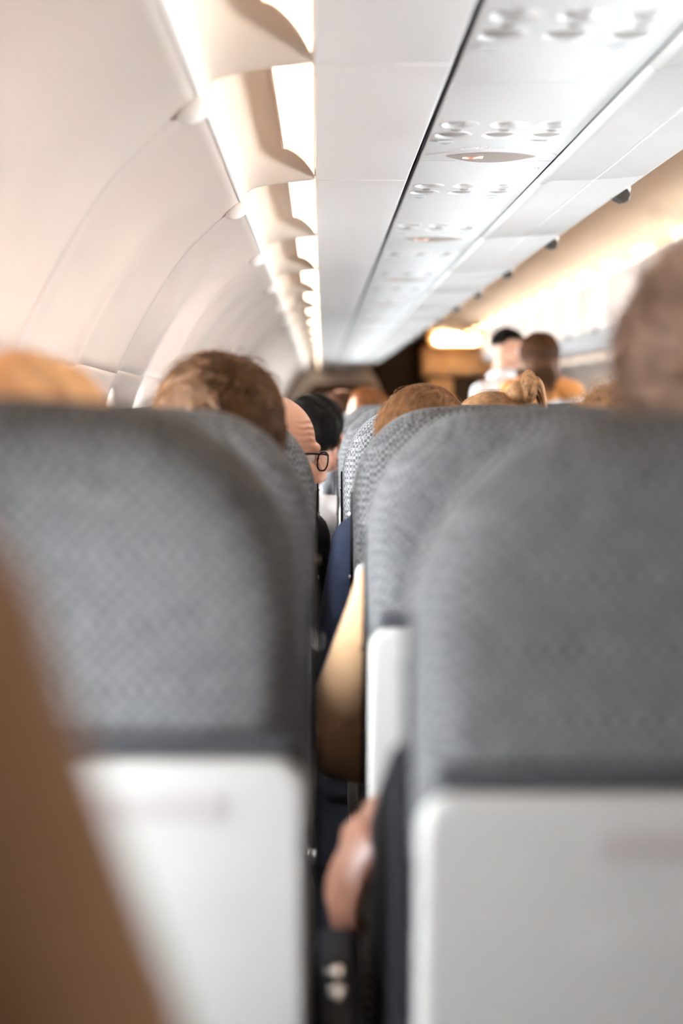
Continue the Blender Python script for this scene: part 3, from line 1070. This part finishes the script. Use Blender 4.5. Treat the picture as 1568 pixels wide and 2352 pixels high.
def head_prims(mb, c, q, sx=1.0):
    c = Vector(c)
    def L(*p): return c + q @ Vector(p)
    mb.ell(L(0, -.012, .030), (.076 * sx, .096, .084), q, 24, 16)
    mb.ell(L(0, .028, -.030), (.060 * sx, .066, .080), q, 20, 14)
    mb.ell(L(0, .052, -.088), (.032 * sx, .034, .026), q)
    for s in (-1, 1):
        mb.ell(L(s * .034, .064, -.030), (.024, .024, .028), q)
        mb.cap(L(s * .012, .088, .024), L(s * .046, .070, .022), .0095, .0085)
        mb.ell(L(s * .078 * sx, -.006, -.012), (.009, .022, .033), q @ Matrix.Rotation(R(s * 18), 3, 'Z'))
        mb.ell(L(s * .011, .098, -.036), (.009, .012, .009), q)
        mb.cap(L(s * .06, .0, -.075), L(s * .028, .06, -.092), .020, .018)
    mb.cap(L(0, .086, .016), L(0, .110, -.030), .0085, .0125)
    mb.ell(L(0, .084, -.062), (.022, .013, .007), q); mb.ell(L(0, .081, -.074), (.020, .013, .008), q)

def Rq(yaw, pitch=0, roll=0):
    return Euler((R(pitch), R(roll), R(yaw)), 'ZYX').to_matrix() if False else (Matrix.Rotation(R(yaw), 3, 'Z') @ Matrix.Rotation(R(pitch), 3, 'X') @ Matrix.Rotation(R(roll), 3, 'Y'))

class Person:
    """joints are given relative to the eye height (z) and in cabin metres (x, y)"""
    def __init__(self, label, head, yaw=0, pitch=0, seat=None, skin='fair', top='grey', legs='denim', vox=.008, J=None, name='person', cuff=.88, hscale=1.0):
        self.head = Vector(head) + Vector((0, 0, E)); self.q = Rq(yaw, pitch)
        j = {}
        hx, hy, hz = self.head
        if seat is not None:
            sx, sy = seat
            j['P'] = Vector((sx, sy + .245, E - .63))
            nb = Vector((hx * .7 + sx * .3, hy - .02, hz - .17))
            j['N'] = nb
            j['C'] = Vector((nb.x * .5 + sx * .5, sy + .235, hz - .34))
            for s, k in ((-1, 'l'), (1, 'r')):
                j['s' + k] = nb + Vector((s * .165, 0, -.075))
                j['e' + k] = j['s' + k] + Vector((s * .03, .06, -.27))
                j['w' + k] = Vector((sx + s * .10, sy + .48, E - .55))
                j['h' + k] = j['P'] + Vector((s * .085, .03, -.02))
                j['k' + k] = Vector((sx + s * .10, sy + .615, E - .66))
                j['a' + k] = Vector((sx + s * .10, sy + .60, .09))
        if J:
            for k, v in J.items(): j[k] = Vector((v[0], v[1], v[2] + E))
        self.j = j
        self.root = empty(name, (j['P'].x, j['P'].y, 0), label, 'person')
        self.skin, self.top, self.legs, self.vox, self.cuff = skin, top, legs, vox, cuff
        self.hand = {'l': None, 'r': None}
    def build(self, noclothes=False, collar=True, topname='jacket'):
        j = self.j
        mb = MB()
        head_prims(mb, self.head, self.q)
        nk = self.head + self.q @ Vector((0, -.025, -.06))
        mb.cap(nk, j['N'] + Vector((0, 0, -.02)), .054, .058)
        mb.cap(j['N'] + Vector((0, 0, -.08)), j['C'], .085, .105)
        mb.cap(j['C'], j['P'], .105, .115)
        for s, k in ((-1, 'l'), (1, 'r')):
            mb.cap(j['N'] + Vector((0, 0, -.055)), j['s' + k], .050, .050)
            mb.cap(j['s' + k], j['e' + k], .047, .036)
            mb.cap(j['e' + k], j['w' + k], .038, .026)
            mb.cap(j['P'], j['h' + k], .10, .080)
            mb.cap(j['h' + k], j['k' + k], .078, .052)
            mb.cap(j['k' + k], j['a' + k], .050, .036)
            mb.cap(j['a' + k] + Vector((0, -.03, -.045)), j['a' + k] + Vector((0, .13, -.06)), .028, .024)
            fd = (j['w' + k] - j['e' + k]).normalized()
            h = self.hand[k]
            if h is None:
                hand_prims(mb, j['w' + k], (fd + Vector((0, .4, -.1))).normalized(), Vector((s * .35, 0, 1)), 22, 1.0, -s)
            else:
                hand_prims(mb, j['w' + k], h[0], h[1], h[2], h[3], -s if len(h) < 5 else h[4])
        me = remeshed(mb, self.vox, 5)
        # eye sockets and brow mask in head space
        n = len(me.vertices)
        co = np.empty(n * 3); me.vertices.foreach_get('co', co); co = co.reshape(-1, 3)
        qi = np.array(self.q.transposed())
        lc = (co - np.array(self.head)) @ qi.T
        push = np.zeros(n)
        for s in (-1, 1):
            d2 = ((lc[:, 0] - s * .031) / .017) ** 2 + ((lc[:, 2] - .004) / .012) ** 2
            push += np.where(lc[:, 1] > .04, .010 * np.exp(-d2), 0)
        d = np.array(self.q @ Vector((0, -1, 0)))
        co += push[:, None] * d
        me.vertices.foreach_set('co', co.ravel())
        at = me.attributes.new('brow', 'FLOAT', 'POINT')
        br = np.clip((lc[:, 1] - .01) / .05, 0, 1) * np.exp(-((lc[:, 2] - .062) / .030) ** 2) * (np.abs(lc[:, 0]) < .09)
        br[np.abs(lc).max(1) > .16] = 0
        at.data.foreach_set('value', br.astype(np.float32))
        me.update()
        self.body = link('body', me, self.root, SK[self.skin])
        for s in (-1, 1):
            m2 = MB().ell(self.head + self.q @ Vector((s * .031, .066, .003)), (.0125,) * 3, None, 16, 12)
            ey = m2.build('eye', SK['eye'], self.root)
            m2 = MB().ell(self.head + self.q @ Vector((s * .031, .0765, .003)), (.006, .003, .006), self.q, 12, 8)
            m2.build('iris', SK['iris'], ey)
        m2 = MB(); m2.ell(self.head + self.q @ Vector((0, .090, -.062)), (.021, .008, .0055), self.q); m2.ell(self.head + self.q @ Vector((0, .088, -.0735)), (.019, .008, .0065), self.q)
        m2.build('lips', SK['lip'], self.root)
        # clothing
        mb = MB(); i = .014
        mb.cap(j['N'] + Vector((0, 0, -.055)), j['C'], .085 + i, .112 + i)
        mb.cap(j['C'], j['P'], .112 + i, .118 + i)
        for k in 'lr':
            mb.cap(j['N'] + Vector((0, 0, -.055)), j['s' + k], .052 + i, .052 + i)
            mb.cap(j['s' + k], j['e' + k], .050 + i, .043 + i)
            mb.cap(j['e' + k], j['e' + k].lerp(j['w' + k], self.cuff), .043 + i, .030 + i)
        me = remeshed(mb, .011, 4)
        self.jacket = link(topname, me, self.root, CL[self.top])
        if collar:
            cb = MB()
            nn = j['N']
            for a in range(25):
                pass
            ring = []
            for a in range(25):
                th = 2 * math.pi * a / 24
                ring.append(nn + Vector((.074 * math.cos(th), .070 * math.sin(th), .012 - .028 * math.sin(th))))
            cb.tube(ring, .013, 8)
            cb.build('collar', CL[self.top], self.root)
        mb = MB()
        for k in 'lr':
            mb.cap(j['P'], j['h' + k], .112, .094)
            mb.cap(j['h' + k], j['k' + k], .090, .063)
            mb.cap(j['k' + k], j['k' + k].lerp(j['a' + k], .9), .062, .050)
        link('trousers', remeshed(mb, .012, 4), self.root, CL[self.legs])
        for k in 'lr':
            mb = MB()
            a = j['a' + k]
            mb.cap(Vector((a.x, a.y - .03, .045)), Vector((a.x, a.y + .13, .040)), .042, .036)
            link('shoe', remeshed(mb, .008, 3), self.root, MT['darkgrey'])
        return self

def cap_mesh(head, q, test, sx=1.0, inflate=.010, ruff=.004, seed=0, nth=48, nph=32):
    """hair shell that hugs the skull where test(direction) holds"""
    rng = np.random.default_rng(seed)
    mb = MB()
    ph = rng.uniform(0, 6.28, 12); fr = rng.uniform(6, 15, (12, 3))
    c = Vector(head)
    rad = Vector((.076 * sx + inflate, .096 + inflate, .084 + inflate))
    cen = Vector((0, -.012, .030))
    idx = {}
    vs, fs = [], []
    def vert(i, j):
        i %= nth
        if (i, j) in idx: return idx[(i, j)]
        a = math.pi * j / nph; t = 2 * math.pi * i / nth
        d = Vector((math.sin(a) * math.cos(t), math.sin(a) * math.sin(t), math.cos(a)))
        r = ruff * sum(math.sin(fr[m] @ np.array(d) + ph[m]) for m in range(12)) / 4
        p = cen + Vector((d.x * (rad.x + r), d.y * (rad.y + r), d.z * (rad.z + r)))
        vs.append(c + q @ p); idx[(i, j)] = len(vs) - 1
        return idx[(i, j)]
    for j in range(nph):
        for i in range(nth):
            a = math.pi * (j + .5) / nph; t = 2 * math.pi * (i + .5) / nth
            d = Vector((math.sin(a) * math.cos(t), math.sin(a) * math.sin(t), math.cos(a)))
            if not test(d): continue
            f = [vert(i, j), vert(i, j + 1), vert(i + 1, j + 1), vert(i + 1, j)]
            f2 = []
            for x in f:
                if x not in f2: f2.append(x)
            fs.append(tuple(f2))
    mb.add(vs, fs)
    return mb

def hairline(d):
    """everything above the brow, in front of the ears only up high, low at the nape"""
    if d.y > .35: return d.z > .42 + .25 * (d.y - .35)
    if d.y > -.1: return d.z > .0 + (d.y + .1) * .9
    return d.z > -.62

def strands(parent, name, head, q, test, n, length, mtl, seed=0, sx=1.0, r=.0007, comb=(0, -.35, -.6), wave=0.0, wfreq=60, clump=.25, lift=.010, inflate=.008, hang=False, npts=9, flyaway=.02, dens_scale=1.0):
    rng = np.random.default_rng(seed)
    P_ = []
    sizes = []
    cen = np.array((0, -.012, .030))
    rad = np.array((.076 * sx, .096, .084)) + inflate
    cmb = np.array(comb, float)
    kx = rng.uniform(0, 6.28, 8); kf = rng.uniform(3, 9, (8, 3))
    cnt = 0
    while cnt < n:
        d = rng.normal(size=3); d /= np.linalg.norm(d)
        if not test(Vector(d)): continue
        cnt += 1
        fly = rng.random() < flyaway
        L = length * rng.uniform(.6, 1.15) * (1.25 if fly else 1)
        st = L / (npts - 1)
        u = d.copy(); out = 0.0
        pts = []
        p = None
        noise = np.array([math.sin(kf[m] @ d + kx[m]) for m in range(3)]) * clump
        noise2 = rng.normal(size=3) * (.5 if fly else .10)
        phs = math.sin(kf[5] @ d * 3) * 3 + rng.uniform(0, 1.2)
        for i in range(npts):
            t = i / (npts - 1)
            nrm = u / rad; nrm /= np.linalg.norm(nrm)
            off = lift * (math.sin(math.pi * min(1, t * 1.1) * .9) + (1.8 * t if fly else 0)) * (.4 + .9 * rng.random() * .3 + .3)
            pos = cen + u * rad + nrm * off
            if wave:
                side = np.cross(nrm, cmb); side /= (np.linalg.norm(side) + 1e-6)
                pos = pos + side * wave * math.sin(wfreq * t * L + phs) + nrm * wave * .8 * math.cos(wfreq * t * L + phs)
            if hang and p is not None and p[2] < -.03:
                pos = p + np.array((noise[0] * .1, 0, -1.0)) * st + rng.normal(size=3) * st * .05
                if wave:
                    pos[0] += wave * .35 * math.cos(wfreq * t * L + phs)
                pts.append(pos); p = pos; continue
            pts.append(pos); p = pos
            tan = cmb + noise + noise2 + np.array((d[0] * .6, 0, 0))
            tan = tan - nrm * (tan @ nrm)
            tl = np.linalg.norm(tan)
            if tl < 1e-4: tan = np.array((1, 0, 0)); tl = 1
            u = u + (tan / tl) * st / rad
            u /= np.linalg.norm(u)
        P_.append(np.array(pts)); sizes.append(npts)
    A = np.concatenate(P_)
    Q = np.array(q)
    A = A @ Q.T + np.array(head) - np.array(wloc(parent))
    hc = bpy.data.hair_curves.new(name)
    hc.add_curves(sizes)
    hc.attributes['position'].data.foreach_set('vector', A.astype(np.float32).ravel())
    ra = hc.attributes.get('radius') or hc.attributes.new('radius', 'FLOAT', 'POINT')
    tt = np.tile(np.linspace(0, 1, npts), n)
    ra.data.foreach_set('value', (r * (1 - .75 * tt)).astype(np.float32))
    hc.materials.append(mtl)
    o = bpy.data.objects.new(name, hc); COL.objects.link(o); o.parent = parent
    return o

def hair(p, mtl, test=hairline, seed=1, n=2500, length=.06, inflate=.010, ruff=.004, solid=True, **kw):
    mb = cap_mesh(p.head, p.q, test, inflate=inflate, ruff=ruff, seed=seed)
    h = mb.build('hair', mtl, p.root)
    md = h.modifiers.new('s', 'SMOOTH'); md.iterations = 2
    st = strands(h, 'hair_strands', p.head, p.q, test, n, length, mtl, seed=seed, inflate=inflate - .003, **kw)
    return h

WIN = lambda k: (SEATX['window'], row_y(k))
MID = lambda k: (SEATX['middle'], row_y(k))
AIS = lambda k: (SEATX['aisle'], row_y(k))

# neighbour leaning in at the lower left, very close to the lens
p = Person('blurred person in a brown top leaning in at the lower left edge', (-.285, .36, -.01), yaw=-10, seat=None, skin='fair', top='brown', legs='darkbrown',
           J=dict(P=(-.30, .12, -.62), N=(-.285, .32, -.15), C=(-.29, .22, -.33), sl=(-.46, .30, -.22), sr=(-.148, .44, -.085), el=(-.47, .42, -.46), er=(-.045, .46, -.38),
                  wl=(-.36, .62, -.55), wr=(-.20, .62, -.52), hl=(-.38, .15, -.64), hr=(-.22, .15, -.64), kl=(-.38, .62, -.66), kr=(-.22, .62, -.66), al=(-.38, .60, -1.11), ar=(-.22, .60, -1.11)))
p.build(); hair(p, HM['brown'], seed=3, n=1200)

# row 1
p = Person('blurred blond person in the near left seat, only the crown showing', (-.268, 1.30, -.080), seat=WIN(0), top='grey', skin='fair'); p.build()
hair(p, HM['blond'], seed=4, n=2200, length=.09, inflate=.010, lift=.008)
rw = P(775, 1950, 1.46)
p = Person('person with piled curly brown hair in the large right seat, hand in the gap', (.362, 1.22, -.050), seat=MID(0), top='black', skin='tanned', vox=.006,
           cuff=.80, J=dict(el=(.19, 1.24, -.44), wl=(.066, 1.475, -.437), sl=(.17, 1.20, -.27)))
p.hand['l'] = (Vector((-.50, -.02, -.86)), Vector((-.72, -.42, .42)), 24, 1.0, 1)
p.build()
CURLY = p

# row 2
p = Person('person with thick dark brown wavy hair above the near left seat', (-.143, 2.02, -.062), yaw=4, pitch=-4, seat=WIN(1), top='black', J=dict(sr=(-.095, 2.0, -.30), er=(-.085, 2.05, -.56), N=(-.20, 2.0, -.23))); p.build()
hair(p, HM['dark'], seed=5, n=5200, length=.075, inflate=.012, ruff=.006, lift=.010, clump=.9, wave=.004, wfreq=50, comb=(.35, -.45, -.35), r=.0009)
p = Person('person in a tan sleeve, elbow poking into the gap between seats', (.33, 1.93, -.155), seat=MID(1), top='tan', legs='darkbrown', skin='tanned', vox=.007,
           J=dict(sl=(.106, 1.90, -.262), el=(.026, 1.955, -.468), wl=(.17, 2.12, -.55), N=(.315, 1.90, -.30)))
p.build(); hair(p, HM['brown'], seed=6, n=1500)
TAN = p

# row 3
p = Person('bald person with dark-rimmed glasses and black jacket, in profile', (-.094, 2.70, -.098), yaw=-66, pitch=-8, seat=WIN(2), skin='bald', top='black', legs='black', vox=.0045,
           J=dict(sr=(-.044, 2.64, -.255), er=(-.05, 2.68, -.56), N=(-.14, 2.62, -.24)))
p.build(); BALD = p
p = Person('person with light brown flyaway hair and navy jacket beyond the gap', (.190, 2.66, -.088), yaw=8, seat=MID(2), top='navy', skin='fair',
           J=dict(sl=(.082, 2.60, -.265), el=(.034, 2.58, -.50), N=(.20, 2.6, -.21)))
p.build()
hair(p, HM['light'], seed=8, n=6000, length=.11, inflate=.007, ruff=.003, comb=(-.25, -.4, -.8), flyaway=.03, lift=.007, r=.0006, clump=.35, npts=11)
NAVY = p

# row 4
p = Person('person with golden hair tied in a looped bun, beyond the right seat', (.395, 3.36, -.098), yaw=70, seat=(.44, row_y(3)), top='grey', skin='fair'); p.build()
hair(p, HM['bun'], seed=9, n=5000, length=.09, inflate=.008, ruff=.002, comb=(0, -1, .25), flyaway=.02, lift=.006, r=.0006)
BUN = p
# row 5 and beyond
p = Person('person with black hair and a white shirt beyond the bald head', (-.015, 4.18, -.098), yaw=-14, seat=WIN(4), top='white', skin='ruddy'); p.build()
hair(p, HM['black'], seed=10, n=3000, length=.06, lift=.006)
p = Person('person with short reddish brown hair, small and far up the gap', (.095, 6.3, -.055), seat=(.10, row_y(7)), top='brown', skin='ruddy'); p.build()
hair(p, HM['brown'], test=lambda d: hairline(d) and d.z < .8, seed=11, n=1500, length=.04)
p = Person('person with thin ginger hair over pink scalp, far up the gap', (.185, 5.55, -.062), yaw=-8, seat=(.26, row_y(6)), top='grey', skin='fair'); p.build()
hair(p, HM['ginger'], test=lambda d: hairline(d) and d.x > -.35, seed=12, n=2500, length=.05, inflate=.006)
p = Person('person with frizzy blond curls beside the blurred curly head', (.80, 3.80, -.105), seat=AIS(4), top='cream', skin='fair'); p.build()
hair(p, HM['curlblond'], seed=13, n=3500, length=.16, inflate=.024, ruff=.01, wave=.007, wfreq=110, lift=.03, npts=16, flyaway=.15, r=.0006)

# curls of the near right passenger: piled up high
h = cap_mesh(CURLY.head, CURLY.q, lambda d: hairline(d) or d.z > .2, inflate=.020, ruff=.012, seed=21)
rng = random.Random(5)
pm = MB()
for i in range(34):
    t = rng.random(); a = rng.uniform(0, 2 * math.pi)
    hgt = rng.uniform(-.03, .115)
    rr = .084 * math.sqrt(max(.05, 1 - (max(0, hgt - .02) / .15) ** 2)) * rng.uniform(.75, 1.05)
    c = CURLY.head + Vector((.012 + rr * math.cos(a) * .85, -.02 + rr * math.sin(a), hgt + .045))
    pm.ell(c, (rng.uniform(.020, .034),) * 3, None, 12, 8)
pm.ell(CURLY.head + Vector((.01, -.02, .075)), (.064, .074, .088), None, 20, 14)
me = remeshed(pm, .008, 2)
hb = link('hair', me, CURLY.root, HM['curly'])
strands(hb, 'hair_strands', CURLY.head + Vector((.008, 0, .055)), CURLY.q, lambda d: d.z > -.5 and not (d.y > .4 and d.z < .4), 2600, .12, HM['curly'], seed=22, r=.0010, inflate=.012, lift=.030, wave=.010, wfreq=150, clump=.8, npts=18)

# bald man's glasses, grey beard, side hair
g = BALD
def GL(*q_): return g.head + g.q @ Vector(q_)
gm = MB()
for s in (-1, 1):
    ring = [GL(s * .034 + .024 * math.copysign(abs(math.cos(a)) ** .8, math.cos(a)), .094, .000 + .018 * math.copysign(abs(math.sin(a)) ** .8, math.sin(a))) for a in [2 * math.pi * k / 24 for k in range(25)]]
    gm.tube(ring, .0016, 6)
    gm.tube([GL(s * .058, .093, .012), GL(s * .074, .078, .013), GL(s * .081, .03, .008), GL(s * .083, -.012, .004), GL(s * .082, -.028, -.016)], .0020, 6)
gm.tube([GL(-.011, .095, .004), GL(0, .0985, .008), GL(.011, .095, .004)], .0016, 6)
go = gm.build('eyeglasses', MT['dark'], g.root)
for s in (-1, 1):
    lm = MB().plate([(.0225 * math.cos(a), .0165 * math.sin(a)) for a in [2 * math.pi * k / 20 for k in range(20)]], GL(s * .034, .0935, 0), g.q @ Vector((1, 0, 0)), g.q @ Vector((0, 0, 1)), g.q @ Vector((0, 1, 0)), .001)
    lm.build('eyeglass_lens', MT['eyeglass'], go)
bm_ = MB()
bm_.ell(GL(0, .064, -.096), (.044, .045, .034), g.q); bm_.ell(GL(.03, .03, -.075), (.038, .05, .034), g.q); bm_.ell(GL(-.03, .03, -.075), (.038, .05, .034), g.q)
bo = link('beard', remeshed(bm_, .006, 3), g.root, HM['white'])
strands(bo, 'beard_strands', g.head, g.q, lambda d: d.z < -.62 and d.y > .05, 1200, .02, HM['white'], seed=31, r=.0005, inflate=.004, lift=.006, comb=(0, .2, -1))

# fine side hair tuft of the fair head that stands up in the light
# bun: looped coils on the back of the head, on the photo's right
b = BUN
def BL(*q_): return b.head + b.q @ Vector(q_)
bc = BL(.0, -.100, .135)
bu = MB()
rng = random.Random(3)
for i in range(11):
    oy = (i - 5) * .0062
    pk = .030 + rng.uniform(-.004, .006); rx_ = .040 + rng.uniform(-.006, .006); dr = .052 + rng.uniform(-.014, .012)
    loop = []
    for k in range(15):
        t = k / 14
        loop.append(bc + Vector((-.004 + rx_ * t ** .85, oy * (.5 + .8 * math.sin(math.pi * min(1, t * 1.1))), -.012 + pk * math.sin(math.pi * min(1, t ** .62)) - dr * t ** 2.2)))
    bu.tube(loop, [.0058 * (.75 + .35 * math.sin(math.pi * k / 14)) * (1 - .55 * max(0, (k - 9) / 5)) for k in range(15)], 8)
bu.ell(bc + Vector((-.028, 0, -.016)), (.030, .032, .029), Matrix.Rotation(R(-20), 3, 'Y'), 20, 14)
bo = bu.build('hair_bun', HM['bun'], b.root)
hb_ = MB().tube([bc + Vector((-.008 - .010 * math.sin(a), .026 * math.cos(a), -.010 + .024 * math.sin(a))) for a in [2 * math.pi * k / 20 for k in range(21)]], .0028, 6)
hb_.build('hair_tie', MT['dark'], b.root)
strands(bo, 'hair_strands', bc + Vector((-.005, 0, -.03)), Matrix.Identity(3), lambda d: True, 700, .03, HM['bun'], seed=33, sx=.45, r=.0005, inflate=-.05, lift=.006, clump=.6)

# ------------------------------------------------------------------ attendants standing in the aisle
def standing(label, head, yaw, pitch, base, skin, top, legs, arms):
    x, y = base
    hx, hy, hz = head
    J = dict(P=(x, y, -.34), N=(hx * .75 + x * .25, hy * .75 + y * .25, hz - .17), C=((hx + x) / 2, (hy + y) / 2, hz - .36),
             hl=(x - .085, y, -.36), hr=(x + .085, y, -.36), kl=(x - .09, y + .02, -.74), kr=(x + .09, y + .02, -.74), al=(x - .09, y, -1.11), ar=(x + .09, y, -1.11))
    J.update(arms)
    return Person(label, head, yaw, pitch, None, skin, top, legs, .008, J)
hx, hz = (1166 - 735) / FPX * 8.5, (925 - 803) / FPX * 8.5
p = standing('attendant in a white shirt with short dark hair, leaning in the aisle', (hx, 8.5, hz), -120, -14, (.98, 8.62), 'fair', 'white', 'black',
             dict(sl=(hx - .17, 8.42, hz - .26), sr=(hx + .13, 8.66, hz - .27), el=(hx - .20, 8.36, hz - .52), wl=(hx + .03, 8.22, hz - .58), er=(hx + .20, 8.50, hz - .50), wr=(hx + .18, 8.24, hz - .52)))
p.build(topname='shirt')
hair(p, HM['black'], test=lambda d: hairline(d) and d.z > -.1, seed=41, n=2500, length=.035, inflate=.010, lift=.006)
hx, hz = (1236 - 735) / FPX * 7.8, (925 - 822) / FPX * 7.8
p = standing('attendant with a brown bob and orange shoulders, seen from behind', (hx, 7.8, hz), 10, -10, (1.24, 7.76), 'fair', 'white', 'black',
             dict(N=(hx, 7.78, hz - .10), sl=(hx - .155, 7.76, hz - .185), sr=(hx + .175, 7.76, hz - .195), el=(hx - .22, 7.82, hz - .50), wl=(hx - .12, 8.0, hz - .55), er=(hx + .25, 7.80, hz - .50), wr=(hx + .14, 8.0, hz - .55)))
p.build(topname='blouse', collar=False)
WOMAN = p
yk = MB()
nn, j = p.j['N'], p.j
yk.cap(nn + Vector((0, 0, -.035)), nn + Vector((0, 0, -.12)), .095, .118)
for k in 'lr':
    yk.cap(nn + Vector((0, 0, -.045)), j['s' + k] + Vector((0, 0, .004)), .072, .070)
link('yoke', remeshed(yk, .010, 4), p.root, CL['orange'])
bob = lambda d: (d.y < .45 and d.z > -.75) or d.z > .55
hm = MB()
hm.ell(p.head + p.q @ Vector((0, -.018, .030)), (.096, .108, .096), p.q, 24, 16)
hm.ell(p.head + p.q @ Vector((0, -.040, -.050)), (.098, .080, .085), p.q, 24, 16)
hm.ell(p.head + p.q @ Vector((.056, -.030, -.105)), (.052, .064, .060), p.q); hm.ell(p.head + p.q @ Vector((-.054, -.035, -.100)), (.052, .064, .055), p.q)
hb = link('hair', remeshed(hm, .008, 3), p.root, HM['brown'])
strands(hb, 'hair_strands', p.head, p.q, bob, 3500, .20, HM['brown'], seed=43, r=.0010, inflate=.020, lift=.012, comb=(0, -.1, -1), hang=True, npts=12)
